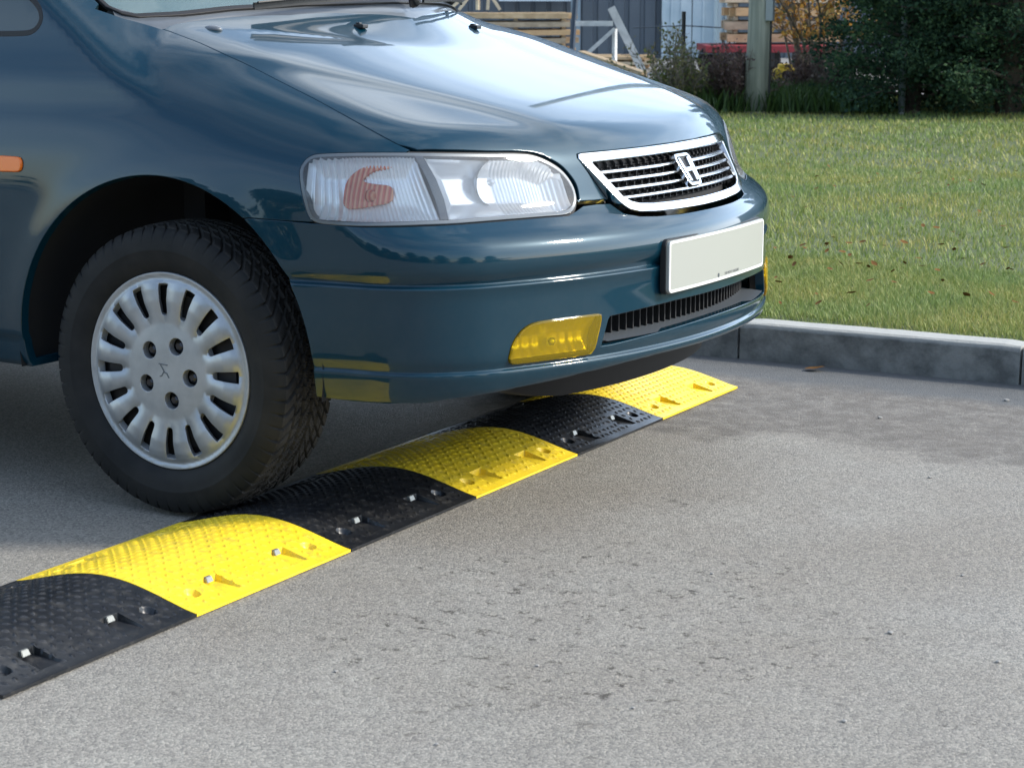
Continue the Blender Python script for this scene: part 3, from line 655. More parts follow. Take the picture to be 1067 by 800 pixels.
# windscreen outline in (y, z)
def wedge_y(z): return .715 - (z - 1.09) * .27
wz = np.linspace(1.115, 1.575, 14)
WS = [(-wedge_y(z), z) for z in wz[::-1]] + [(-.706, 1.098), (-.68, 1.088), (-.602, 1.092), (-.486, 1.104), (-.3, 1.113), (0, 1.117)]
WS = WS + [(-a, b) for a, b in WS[:-1]][::-1]; WS = WS + [(.3, 1.60), (0, 1.605), (-.3, 1.60)]
WS = resample(WS, .02)
pil = fam('glass', np.array([(-wedge_y(z) - .004, z) for z in wz])); pilxz = [(p[0] - .004, p[2]) for p in pil]
def qwin(): return [(-.60, 1.042), (-.45, 1.044), (-.405, 1.047), (-.380, 1.058), (-.367, 1.080), (-.374, 1.102), (-.398, 1.130), (-.44, 1.158), (-.60, 1.232)]
QW = resample(interp_loop([(-.598, 1.043), (-.52, 1.042), (-.42, 1.044), (-.390, 1.050), (-.372, 1.066), (-.368, 1.088), (-.385, 1.116), (-.44, 1.152), (-.53, 1.198), (-.598, 1.23), (-.605, 1.14)]), .012)
fo = [(-.62, .302), (-.402, .302)] + arch_f + [(.255, .682), (.33, .680)] + list(map(tuple, seq)) + list(map(tuple, shut)) + [(-.215, 1.083), (-.275, 1.104)] + [p for p in pilxz if p[0] > -.60] + [(-.62, pilxz[-1][1] if False else 1.30)]
FEND = densify(np.array(fo), .014)
for kind, nm in (('right', 'right'), ('left', 'left')):
    panel('front_fender', S(kind), [FEND, QW], P_, car, .018, .02, .002)
    g = panel('quarter_window', S(kind), [offset_loop(QW, -.008)], M['glass_dark'], car, .03, .004, .001, -.004)
    # rubber frame round it
    panel('window_seal', S(kind), [offset_loop(QW, -.001), offset_loop(QW, -.0105)], M['seal'], car, .02, .01, .002, .001)
# hood
sh_h = [(-.685,1.191),(-.702,1.135),(-.713,1.062),(-.725,.951),(-.746,.778),(-.766,.565),(-.757,.403)]
tp_h = [(-.745,.388),(-.69,.345),(-.611,.3005),(-.536,.2725),(-.494,.253),(-.459,.224),(-.435,.195),(-.418,.156),(-.421,.122),(-.430,.1135)]
def yz_to_hood(pts): return to_hood(fam('front', np.array(pts, float)))
gr_out = [(-.335,.698),(-.358,.738),(-.377,.772),(-.387,.790),(-.383,.7975),(-.370,.7985),(-.262,.7985),(-.14,.7985),(0,.7985)]
hh = sh_h[:]
sh_h = to_hood(fam('right', np.array([p for p in shut][::-1])))[:-2]
hood_l = list(map(tuple, sh_h)) + list(map(tuple, interp_loop(tp_h, False, 4))) + [(-.38, .108)] + list(map(tuple, yz_to_hood(gr_out)))
rear_h = [(0, 1.022), (-.18, 1.05), (-.38, 1.097), (-.514, 1.139), (-.603, 1.167), (-.66, 1.185)]
hood_l = np.array(hood_l); s_ = .0018
HOODL = np.vstack([hood_l, [(-a, b) for a, b in hood_l[:-1]][::-1], [(-a, b) for a, b in rear_h[1:]][::-1], rear_h])
HOODL = offset_loop(densify(HOODL, .012), -.0035)
hood = panel('hood', S('hood'), [HOODL], P_, car, .013, .02, .0025)
# cowl below the windscreen
def cowl():
    V = []; F = []; ys = np.linspace(-.712, .712, 54)
    for y in ys:
        v = np.interp(abs(y), [0, .18, .38, .514, .603, .68, .712], [1.022, 1.05, 1.097, 1.139, 1.167, 1.19, 1.215]); X = fam('hood', np.array([(y, v)]))[0]
        W = fam('glass', np.array([(y * .985, float(np.interp(abs(y), [0, .3, .486, .602, .68, .712], [1.117, 1.113, 1.104, 1.092, 1.086, 1.106])) + .006)]))[0]
        V += [(X[0] + .01, X[1], X[2] - .020), (X[0] - .012, X[1], X[2] - .016), ((X[0] + W[0]) / 2, y, (X[2] + W[2]) / 2 - .014), (W[0] + .004, W[1], W[2] - .003), (W[0] - .02, W[1], W[2] - .03)]
    for i in range(len(ys) - 1):
        for k in range(4): a = i * 5 + k; F.append((a, a + 1, a + 6, a + 5))
    return mesh('cowl_panel', V, F, M['grey_trim'], car, smooth=True)
cowl()
ws = panel('windscreen', S('glass'), [WS], M['windscreen'], car, .05, .003, .0005, -.002)
panel('windscreen_seal', S('glass'), [offset_loop(WS, .001), offset_loop(WS, -.005)], M['seal'], car, .03, .006, .002, .001)
# roof and pillars
rf = [(-1.02, -.0)]
RO = densify(np.array([(-.80, -.48), (-.74, -.3), (-.70, 0), (-.74, .3), (-.80, .48), (-1.4, .56), (-3.2, .55), (-3.35, .4), (-3.40, 0), (-3.35, -.4), (-3.2, -.55), (-1.4, -.56)]), .06)
panel('roof', S('roof'), [RO], P_, car, .06, .01)
# side body behind the fender: front door, rear door, rear quarter with windows
def zt(x): return 1.60 if x < -.95 else np.interp(x, [-.95, -.63], [1.48, 1.31])
doors = [('front_door', [(-.628, .302), (-.628, 1.30), (-.80, 1.39), (-.98, 1.49), (-1.10, 1.545), (-1.66, 1.56), (-1.66, .302)], [(-.70, 1.05), (-.70, 1.27), (-1.02, 1.43), (-1.13, 1.47), (-1.60, 1.48), (-1.60, 1.06)]),
         ('rear_door', [(-1.668, .302), (-1.668, 1.56), (-2.58, 1.56), (-2.62, .95), (-2.47, .60), (-2.41, .302)], [(-1.74, 1.06), (-1.74, 1.48), (-2.49, 1.48), (-2.52, 1.06)]),
         ('rear_quarter', [(-2.418, .302)] + arc(-2.83, .36, .399, -5 + 0, 40, 6)[:0] + arc(-2.83, .36, .399, 10, 170, 24) + [(-3.24, .302), (-3.66, .34), (-3.68, 1.0), (-3.52, 1.25), (-3.36, 1.56), (-2.588, 1.56), (-2.628, .95), (-2.478, .60)], [(-2.70, 1.06), (-2.66, 1.48), (-3.28, 1.47), (-3.44, 1.10)])]
for kind in ('right', 'left'):
    for nm, ol, wn in doors:
        ol = densify(np.array(ol), .04); wn = resample(interp_loop(wn, True, 4) if False else densify(np.array(wn), .03), .03)
        d = panel(nm, S(kind), [ol, wn], P_, car, .05, .02, .002)
        gpanel = panel('window', S(kind), [offset_loop(wn, -.004)], M['glass_dark'], d, .08, .004, .001, -.006)
        if nm != 'rear_quarter':
            bm = bmesh.new(); x0 = -1.53 if nm[0] == 'f' else -1.80; s = -1 if kind == 'right' else 1
            bx(bm, (x0, s * .895, .93), (.16, .02, .028)); bm_obj('door_handle', bm, M['black'], d, bevel=.006)
tg = densify(np.array([(-.70, .34), (-.72, 1.0), (-.62, 1.50), (.62, 1.50), (.72, 1.0), (.70, .34)]), .05); tw = densify(np.array([(-.58, 1.05), (-.52, 1.42), (.52, 1.42), (.58, 1.05)]), .04)
d = panel('tailgate', S('rear'), [tg, tw], P_, car, .05, .02); panel('window', S('rear'), [offset_loop(tw, -.004)], M['glass_dark'], d, .08, .004, .001, -.006)
# ---- under-structure: floor, arch liners, closing panels
bm = bmesh.new(); bx(bm, (-1.42, 0, .325), (2.0, 1.62, .05)); bx(bm, (-3.44, 0, .36), (.40, 1.3, .05)); bx(bm, (.06, 0, .345), (1.0, .96, .04)); bx(bm, (-.10, 0, .82), (.06, 1.24, .42)); bx(bm, (-.55, 0, 1.0), (.5, 1.2, .08))
bm_obj('underbody', bm, M['dark'], car)
def liner(cx, s):
    V = []; F = []; r = .412; n = 40; ys = (.868, .80, .55, .50)
    for i in range(n):
        a = math.radians(-8 + 196 * i / (n - 1))
        for k, y in enumerate(ys): rr = r if k < 3 else .1; V.append((cx + (rr + (.006 if k == 0 else 0)) * math.cos(a), s * y, .36 + rr * math.sin(a)))
    for i in range(n - 1):
        for k in range(3): a = i * 4 + k; F.append((a, a + 1, a + 5, a + 4))
    mesh('wheel_arch_liner', V, F, M['dark'], car, smooth=True)
for cx in (0, -2.83):
    for s in (-1, 1): liner(cx, s)
# rolled arch lip in body colour
# ---- tow hook / jacking lug seen between tyre and bumper
bm = bmesh.new(); bx(bm, (.30, -.42, .245), (.10, .05, .05)); bx(bm, (.30, -.42, .30), (.04, .03, .08)); bm_obj('chassis_lug', bm, M['black'], car, bevel=.008)
# dark air dam under the nose
def dam():
    V = []; F = []; ys = np.linspace(-.62, .62, 60)
    for y in ys:
        x = .80 - .34 * y ** 2 - .5 * y ** 4; V += [(x, y, .375), (x - .02, y, .262 + .07 * max(0, (abs(y) - .38) / .24) ** 1.5), (x - .07, y, .257 + .07 * max(0, (abs(y) - .38) / .24) ** 1.5)]
    for i in range(59):
        for k in range(2): a = i * 3 + k; F.append((a, a + 1, a + 4, a + 3))
    mesh('air_dam', V, F, M['dark'], car, smooth=True)
dam()
# ---- grille
gout = np.array(gr_out)[:, :]; gi = [(-.342,.7785),(-.300,.7805),(-.16,.7825),(0,.7835)]
def ring_y(pts): return pts + [(-a, b) for a, b in pts if abs(a) > 1e-6][::-1]
go_t = [(-.330,.6975),(-.354,.738),(-.373,.772),(-.383,.788),(-.381,.7935),(-.370,.7955),(-.262,.7955),(-.14,.7955),(0,.7955)]
go_b = [(0,.6625),(-.06,.663),(-.14,.664),(-.22,.666),(-.28,.670),(-.308,.677),(-.322,.688)]
GO = resample(np.array(go_t + [(-a, b) for a, b in go_t[:-1]][::-1] + [(-a, b) for a, b in go_b[1:]][::-1] + go_b), .008)
gi_t = [(-.312,.702),(-.332,.738),(-.349,.767),(-.355,.777),(-.345,.7805),(-.2,.7815),(0,.782)]
gi_b = [(0,.6765),(-.06,.677),(-.14,.678),(-.22,.680),(-.270,.684),(-.293,.690)]
GI = resample(np.array(gi_t + [(-a, b) for a, b in gi_t[:-1]][::-1] + [(-a, b) for a, b in gi_b[1:]][::-1] + gi_b), .008)
def gsurf(uv):        # grille face: fair surface carried over the body's nose
    u, v = uv[:, 0], uv[:, 1]; x = .888 - .34 * u ** 2 - .06 * u ** 4 - .62 * (v - .665) ; return np.stack([x, u, v], 1)
def gn(P):
    n = np.stack([np.ones(len(P)), .68 * P[:, 1] + .24 * P[:, 1] ** 3, np.full(len(P), .62)], 1); return n / np.linalg.norm(n, axis=1, keepdims=True)
grille = panel('grille_frame', gsurf, [GO, GI], M['chrome'], car, .006, .030, .003, .004, gn)
def bulge():          # rounded section for the chrome frame
    pass
def slat(z, name='grille_slat'):
    ys = [y for y in np.linspace(-.36, .36, 61)]; lim = np.interp(z, [.68, .69, .704, .738, .775], [.25, .285, .307, .326, .348]); V = []; F = []
    ys = np.linspace(-lim, lim, 61)
    for y in ys:
        zz = z - .0 * y; X = gsurf(np.array([(y, zz)]))[0]
        for dx, dz in ((-.004, .0036), (-.0005, .0028), (0, 0), (-.001, -.0024), (-.016, -.003), (-.016, .0034)): V.append((X[0] - .006 + dx, y, zz + dz))
    for i in range(60):
        for k in range(6): a = i * 6 + k; b = i * 6 + (k + 1) % 6; F.append((a, b, b + 6, a + 6))
    return mesh(name, V, F, M['slat'], car, smooth=False)
for z in (.699, .7175, .736, .7545): slat(z)
# backing with its coarse lattice
def backing():
    bm = bmesh.new()
    for y in np.linspace(-.33, .33, 23):
        for z0 in np.linspace(.684, .772, 9)[:-1]:
            if abs(y) > np.interp(z0, [.68, .70, .77], [.27, .30, .34]): continue
            x = float(gsurf(np.array([(y, z0)]))[0][0]) - .036; bx(bm, (x, y, z0 + .0055), (.014, .0025, .011))
    for z0 in np.linspace(.684, .772, 9):
        l = float(np.interp(z0, [.68, .70, .77], [.27, .30, .34])); pts = [tuple(gsurf(np.array([(y, z0)]))[0] - np.array([.036, 0, 0])) for y in np.linspace(-l, l, 20)]
        tube(bm, pts, .002, 4)
    bm_obj('grille_lattice', bm, mat('lattice', (.012, .012, .013), .6), car)
    P, F, idx = cdt([GO], .03); X = gsurf(P) - np.array([.045, 0, 0]); mesh('grille_backing', X, F, M['dark'], car)
backing()
def badge():
    bx0, bz0 = .0, .7375; hw, hh_ = .036, .036
    def pt(u, v, d=0): p = gsurf(np.array([(u, v)]))[0]; n = gn(p[None])[0]; return p + n * (.004 + d)
    def rr(w0, w1, h, r, n=6):    # rounded trapezoid
        o = []
        for cx, cz, a0 in ((1, 1, 0), (-1, 1, 90), (-1, -1, 180), (1, -1, 270)):
            ww = w0 if cz > 0 else w1
            for i in range(n): a = math.radians(a0 + 90 * i / (n - 1)); o.append((cx * (ww - r) + r * math.cos(a), cz * (h - r) + r * math.sin(a)))
        return np.array(o)
    O = rr(.039, .032, .034, .011) + [bx0, bz0]; I = rr(.0345, .0275, .0295, .008) + [bx0, bz0]
    def bs(uv): return np.array([pt(a, b) for a, b in uv])
    b = panel('badge', bs, [resample(O, .004), resample(I, .004)], M['chrome'], car, .004, .010, .0015, .003, gn)
    P, F, idx = cdt([resample(O, .004)], .01); mesh('badge_ground', bs(P) - gn(bs(P)) * .003, F, M['black'], b)
    # the H: two flaring legs and a crossbar
    H = [(-.0265, .025), (-.0185, .025), (-.0150, .0035), (.0150, .0035), (.0185, .025), (.0265, .025), (.0195, -.0245), (.0120, -.0245), (.0145, -.0040), (-.0145, -.0040), (-.0120, -.0245), (-.0195, -.0245)]
    H = densify(np.array(H) * [1.0, 1.0] + [bx0, bz0], .005)
    panel('badge_letter', bs, [H], M['chrome'], b, .01, .008, .001, .0035, gn)
badge()
# chrome-edged moulding under the grille
# ---- headlights
def lamp(sgn):
    f = (lambda l: l) if sgn < 0 else mir
    h = panel('headlight', S('cyl'), [f(offset_loop(HL, .0005)), f(offset_loop(HL, -.0045))], M['housing'], car, .01, .03, .002, .0005)
    panel('lens', S('cyl'), [f(offset_loop(HL, -.0055))], M['lens'], h, .012, .003, .001, .001)
    seal = panel('lamp_seal', S('cyl'), [f(offset_loop(HL, .006)), f(offset_loop(HL, -.001))], M['seal'], h, .01, .02, .001, -.005)
    # bowl behind the lens, fluted
    def bowl(u0, u1, m, name, flute, dep):
        nu, nv = 150, 36; V = []; F = []
        for i in range(nu):
            for j in range(nv):
                s = i / (nu - 1); t = j / (nv - 1); u = u0(t) + (u1(t) - u0(t)) * s; V.append((u, t))
        UV = np.array(V); zz = .684 + UV[:, 1] * np.interp(UV[:, 0], [-1.03, -.99, -.83, -.6, -.52, -.485], [.115, .127, .128, .118, .085, .035]); A = np.stack([UV[:, 0], zz], 1); X = fam('cyl', A); n = nrm(X)
        sI = np.repeat(np.linspace(0, 1, nu), nv); tI = np.tile(np.linspace(0, 1, nv), nu)
        e = np.minimum(np.minimum(sI, 1 - sI) / .12, np.minimum(tI, 1 - tI) / .28); d = dep * np.clip(e, 0, 1) ** .55 + flute(sI, tI)
        X = X - n * (.004 + d)[:, None]
        if sgn > 0: X[:, 1] *= -1
        for i in range(nu - 1):
            for j in range(nv - 1): a = i * nv + j; F.append((a, a + nv, a + nv + 1, a + 1))
        return mesh(name, X, F, m, h, smooth=True)
    bowl(lambda t: -1.022 + 0 * t, lambda t: -.783 - .045 * t, M['reflector'], 'indicator_bowl', lambda s, t: .0045 * np.sin(s * 95) * (s < .30) + .0025 * np.sin(s * 190) * (s > .30), .026)
    bowl(lambda t: -.768 - .045 * t, lambda t: -.487 - .02 * t, M['reflector'], 'main_bowl', lambda s, t: .0022 * np.sin(s * 210) * (s > .45), .042)
    # divider between the two chambers
    dv = np.array([(-.830, .813), (-.822, .80), (-.806, .765), (-.792, .725), (-.782, .686), (-.770, .686), (-.778, .725), (-.792, .765), (-.810, .80), (-.817, .813)]); panel('lamp_divider', S('cyl'), [f(densify(dv, .006))], M['housing'], h, .01, .03, .002, -.0005)
    # orange indicator insert: C-shaped cover round the bulb
    oc = interp_loop([(-.905, .803), (-.93, .792), (-.948, .770), (-.953, .742), (-.951, .714), (-.930, .712), (-.90, .718), (-.868, .726), (-.864, .742), (-.870, .757), (-.90, .762), (-.920, .768), (-.918, .780), (-.90, .793), (-.87, .799)], True, 3)
    panel('indicator_cover', S('cyl'), [f(resample(oc, .005))], M['orange_i'], h, .006, .01, .002, -.018)
    bm = bmesh.new(); X = fam('cyl', np.array([(-.905, .738)]))[0]; n = nrm(X[None])[0]; c = Vector(X - n * .018)
    if sgn > 0: c.y *= -1
    bmesh.ops.create_uvsphere(bm, u_segments=16, v_segments=10, radius=.013, matrix=Matrix.Translation(c)); bm_obj('indicator_bulb', bm, M['orange_i'], h, smooth=True)
    # main beam: parabolic dish rim and capped bulb
    X = fam('cyl', np.array([(-.640, .748)]))[0]; n = nrm(X[None])[0]; n[2] *= .2; n = n / np.linalg.norm(n); n = np.array([.97, n[1] * .35, 0]); n /= np.linalg.norm(n)
    bm = bmesh.new(); nn = Vector(n); c0 = Vector(X) - Vector((.045, 0, 0)); q = nn.to_track_quat('Z', 'Y').to_matrix().to_4x4(); rings = []
    for r_, z_ in ((.008, -.040), (.020, -.034), (.034, -.022), (.044, -.006), (.048, .004), (.050, .004)):
        rings.append([bm.verts.new(Vector((c0.x, c0.y, c0.z)) + (q @ Vector((r_ * math.cos(2 * math.pi * k / 32) * 1.25, r_ * math.sin(2 * math.pi * k / 32), z_)))) for k in range(32)])
    for a, b in zip(rings, rings[1:]):
        for k in range(32): bm.faces.new((a[k], a[(k + 1) % 32], b[(k + 1) % 32], b[k]))
    if sgn > 0: bmesh.ops.scale(bm, vec=(1, -1, 1), verts=bm.verts)
    bm_obj('beam_dish', bm, M['chrome'], h, smooth=True)
    bm = bmesh.new(); bmesh.ops.create_uvsphere(bm, u_segments=20, v_segments=12, radius=.009, matrix=Matrix.Translation(c0 + nn * -.012) @ q @ Matrix.Diagonal((1, 1, 1.6, 1)))
    if sgn > 0: bmesh.ops.scale(bm, vec=(1, -1, 1), verts=bm.verts)
    bm_obj('bulb_cap', bm, M['reflector'], h, smooth=True)
    # backing so nothing shows through
    P, F, idx = cdt([offset_loop(HL, -.002)], .02); X = fam('cyl', P); X = X - nrm(X) * .05
    if sgn > 0: X[:, 1] *= -1
    mesh('lamp_back', X, F, M['housing'], h)
lamp(-1); lamp(1)
# ---- fog lamps
for sgn in (-1, 1):
    f = (lambda l: l) if sgn < 0 else mir
    h = panel('fog_lamp', S('cyl'), [f(offset_loop(FOG, .0055)), f(offset_loop(FOG, -.001))], M['black'], car, .01, .03, .0015, -.006)
    panel('lens', S('cyl'), [f(offset_loop(FOG, -.001))], glassy('fog_lens', (.97, .80, .08), .03, .16, diff=(.85, .60, .02)) if sgn < 0 else bpy.data.materials['fog_lens'], h, .010, .009, .004, .0055)
    fi = offset_loop(FOG, -.004); P, F, idx = cdt([f(fi)], .0055); X = fam('cyl', P); n = nrm(X); e_ = np.clip(np.minimum(np.abs(P[:, 1] - .384), np.abs(P[:, 1] - .464)) / .03, 0, 1); d = .010 + .016 * e_ + .0008 * np.sin(P[:, 0] * 300) ; X = X - n * d[:, None]
    mesh('fog_reflector', X, F, mat('fog_reflector', (.80, .72, .30), .22, .6) if sgn < 0 else bpy.data.materials['fog_reflector'], h, smooth=True)
    X = fam('cyl', f(np.array([(-.570, .420)])))[0]; n = nrm(X[None])[0]; bm = bmesh.new(); bmesh.ops.create_uvsphere(bm, u_segments=14, v_segments=8, radius=.011, matrix=Matrix.Translation(Vector(X - n * .012))); bm_obj('bulb', bm, M['chrome'], h, smooth=True)
# ---- lower intake: dark cavity, ribs, sill
P, F, idx = cdt([INT], .02); X = fam('cyl', P); mesh('intake_back', X - np.array([.115, 0, 0]), F, M['dark'], car)
bm = bmesh.new()
for y in np.linspace(-.40, .40, 33):
    X = fam('front', np.array([(y, .44)]))[0]; bx(bm, (X[0] - .082, y, .432), (.05, .005, .055))
for z in (.420, .435, .450): tube(bm, [tuple(fam('front', np.array([(y, z)]))[0] - np.array([.085, 0, 0])) for y in np.linspace(-.42, .42, 24)], .003, 4)
bm_obj('intake_ribs', bm, M['dark'], car)
INTr = offset_loop(INT, -.003)
def intake_floor():
    V = []; F = []; ys = np.linspace(-.43, .43, 60)
    for y in ys:
        X = fam('front', np.array([(y, .405)]))[0]; V += [(X[0] - .004, y, .4035), (X[0] - .12, y, .412)]
    for i in range(59): a = i * 2; F.append((a, a + 1, a + 3, a + 2))
    mesh('intake_sill', V, F, M['grey_trim'], car)
intake_floor()
# ---- number plate: blank, with a small maker's line
def plate():
    pw, ph = .266, .0565; cz = .5475; xm = .9335
    def ps(uv): u, v = uv[:, 0], uv[:, 1]; return np.stack([xm - .16 * u ** 2, u, v], 1)
    def pn(P): n = np.stack([np.ones(len(P)), .32 * P[:, 1], P[:, 1] * 0], 1); return n / np.linalg.norm(n, axis=1, keepdims=True)
    o = []
    for cx, cy, a0 in ((1, 1, 0), (-1, 1, 90), (-1, -1, 180), (1, -1, 270)):
        for i in range(6): a = math.radians(a0 + 18 * i); o.append((cx * (pw - .010) + .010 * math.cos(a), cz + cy * (ph - .010) + .010 * math.sin(a)))
    O = densify(np.array(o), .02); p = panel('number_plate', ps, [O], M['plate'], car, .03, .006, .0015, .004, pn)
    panel('plate_rim', ps, [O, offset_loop(O, -.0045)], mat('plate_rim', (.78, .78, .74), .25, 0, .6), p, .03, .003, .001, .0055, pn)
    panel('plate_carrier', ps, [offset_loop(O, .004)], M['black'], car, .03, .012, .001, -.003, pn)
    tm = mat('plate_ink', (.06, .07, .08), .5)
    fc = bpy.data.curves.new('maker_line', 'FONT'); fc.body = 'TUI MOTO HAGUSE'; fc.size = .0088; fc.extrude = .0002; fc.align_x = 'CENTER'; fc.space_character = 1.12
    fo_ = bpy.data.objects.new('maker_line_text', fc); dg = bpy.context.evaluated_depsgraph_get; C.objects.link(fo_); me = bpy.data.meshes.new_from_object(fo_.evaluated_get(dg())); bpy.data.objects.remove(fo_)
    for v in me.vertices:
        y = .055 + v.co.x; z = cz - ph + .0085 + v.co.y; d = v.co.z; v.co = Vector((xm - .16 * y * y + .0042 + d, y, z))
    link('maker_line', me, tm, p)
    bm = bmesh.new(); y = -.022; z = cz - ph + .0118; tube(bm, [(xm + .0040, y, z), (xm + .0046, y, z)], .0048, 14); tube(bm, [(xm + .0040, y, z - .0075), (xm + .0046, y, z - .0075)], .0022, 8); bm_obj('maker_logo', bm, tm, p)
plate()
# ---- side indicator, rubbing strip, door gap filler
for s, kind in ((-1, 'right'), (1, 'left')):
    SI = resample(interp_loop([(-.444, .750), (-.410, .7495), (-.385, .7505), (-.378, .757), (-.378, .771), (-.385, .7775), (-.41, .7785), (-.444, .7775), (-.452, .764)]), .006)
    panel('side_indicator', S(kind), [SI], M['orange'], car, .01, .006, .003, .006)
# ---- washer jets and wipers
for y, x in ((-.25, .115), (.235, .14)):
    X = fam('roof', np.array([(x, y)])); X = root(np.array([[x, y, .8]]), np.array([[0, 0, 1.]]))[0]; bm = bmesh.new()
    bx(bm, (x, y, X[2] + .004), (.026, .022, .010)); bx(bm, (x - .006, y, X[2] + .010), (.012, .012, .006)); bm_obj('washer_jet', bm, M['black'], car, bevel=.003)
def glass_pt(y, z, off): X = fam('glass', np.array([(y, z)])); n = nrm(X); return Vector((X + n * off)[0])
for y0, y1, z1 in ((-.47, .04, 1.123), (.08, .60, 1.118)):
    bm = bmesh.new(); pts = [glass_pt(y0 + (y1 - y0) * t, float(np.interp(abs(y0 + (y1 - y0) * t), [0, .3, .486, .62], [1.122, 1.117, 1.107, 1.095])) + .015 * t, .020) for t in np.linspace(0, 1, 16)]; pts = [p + Vector((.045, 0, -.016)) for p in pts]
    for a, b in zip(pts, pts[1:]): bar(bm, a, b, .006, .016)
    bl = bm_obj('wiper_blade', bm, M['black'], car)
    bm = bmesh.new(); tube(bm, [p + Vector((.012, 0, .008)) for p in pts[::3]], .0035, 6); bm_obj('blade_frame', bm, M['black'], bl)
    bm = bmesh.new(); base = Vector(fam('glass', np.array([(y1 + (.10 if y1 < 0 else .02), 1.125)]))[0]) + Vector((.05, 0, -.012)); mid = pts[8] + Vector((.012, 0, .012))
    tube(bm, [base, base + Vector((0, -.02, .018)), mid], [.016, .010, .005], 8); bm_obj('wiper_arm', bm, M['black'], car, smooth=True)
bm = bmesh.new(); X = root(np.array([[-.03, -.60, .8]]), np.array([[0, 0, 1.]]))[0]; bmesh.ops.create_uvsphere(bm, u_segments=14, v_segments=8, radius=.016, matrix=Matrix.Translation((X[0] - .02, X[1], X[2] + .002)) @ Matrix.Diagonal((1.6, 1, .6, 1))); bm_obj('cowl_cap', bm, M['grey_trim'], car, smooth=True)
# ================================================================ WHEELS
def tyre_mesh():
    R = .3235; W = .100; pr = []
    # sidewall profile from rim bead to shoulder (y outward positive, r)
    side = [(.072, .206), (.082, .217), (.0885, .224), (.0960, .238), (.1005, .254), (.1018, .266), (.1022, .2672), (.1020, .269), (.1005, .283), (.0970, .297), (.0925, .3075), (.0870, .3145)]
    nt_ = 1080; nw = 44; ws_ = np.linspace(.0835, -.0835, nw)
    V = []; th = np.arange(nt_) * 2 * np.pi / nt_
    rows = []
    for y, r in side: rows.append((np.full(nt_, y), np.full(nt_, r)))
    for w_ in ws_:
        crown = R - .0065 * (abs(w_) / .0835) ** 2.6; a = abs(w_); g = np.zeros(nt_)
        # circumferential grooves
        for gc, gw in ((.0, .0045), (.030, .004), (.056, .0035)):
            if abs(a - gc) < gw: g = np.maximum(g, .0075 * np.clip((gw - abs(a - gc)) / .0012, 0, 1))
        # swept cross grooves, curved like arrows
        ph = th * 64 / (2 * np.pi) - (a / .0835) ** .75 * 3.2; f = np.abs(ph - np.round(ph)); wd = .105 + .02 * (a / .0835)
        g = np.maximum(g, .0090 * np.clip((wd - f) / .05, 0, 1) * (a > .005))
        ph2 = ph + .5; f2 = np.abs(ph2 - np.round(ph2)); g = np.maximum(g, .003 * np.clip((.035 - f2) / .02, 0, 1) * (a < .054))
        rows.append((np.full(nt_, w_), crown - g))
    for y, r in side[::-1]: rows.append((np.full(nt_, -y), np.full(nt_, r)))
    # notched shoulder: cross grooves run over the edge
    for k in (len(side) - 1, len(side) - 2, len(side) - 3):
        ph = th * 64 / (2 * np.pi) - 3.2; f = np.abs(ph - np.round(ph)); g = .0042 * np.clip((.085 - f) / .03, 0, 1) * (1, .7, .2)[len(side) - 1 - k]
        y, r = rows[k]; rows[k] = (y - g * .5, r - g)
        kk = len(rows) - 1 - k; y, r = rows[kk]; rows[kk] = (y + g * .5, r - g)
    Y = np.stack([r[0] for r in rows], 1); Rr = np.stack([r[1] for r in rows], 1); T_h = th[:, None]
    V = np.stack([Rr * np.sin(T_h), Y, Rr * np.cos(T_h)], 2); n = Y.shape[1]; V[..., 1] *= -1     # outer face towards -Y
    idx = np.arange(nt_ * n).reshape(nt_, n); nx = np.roll(idx, -1, 0)
    F = np.stack([idx[:, :-1], nx[:, :-1], nx[:, 1:], idx[:, 1:]], 2).reshape(-1, 4)
    mi = np.tile(np.array([0 if (k < len(side) - 1 or k >= len(rows) - len(side)) else 1 for k in range(n - 1)]), nt_)
    return V.reshape(-1, 3), F, mi
tV, tF, tM = tyre_mesh()
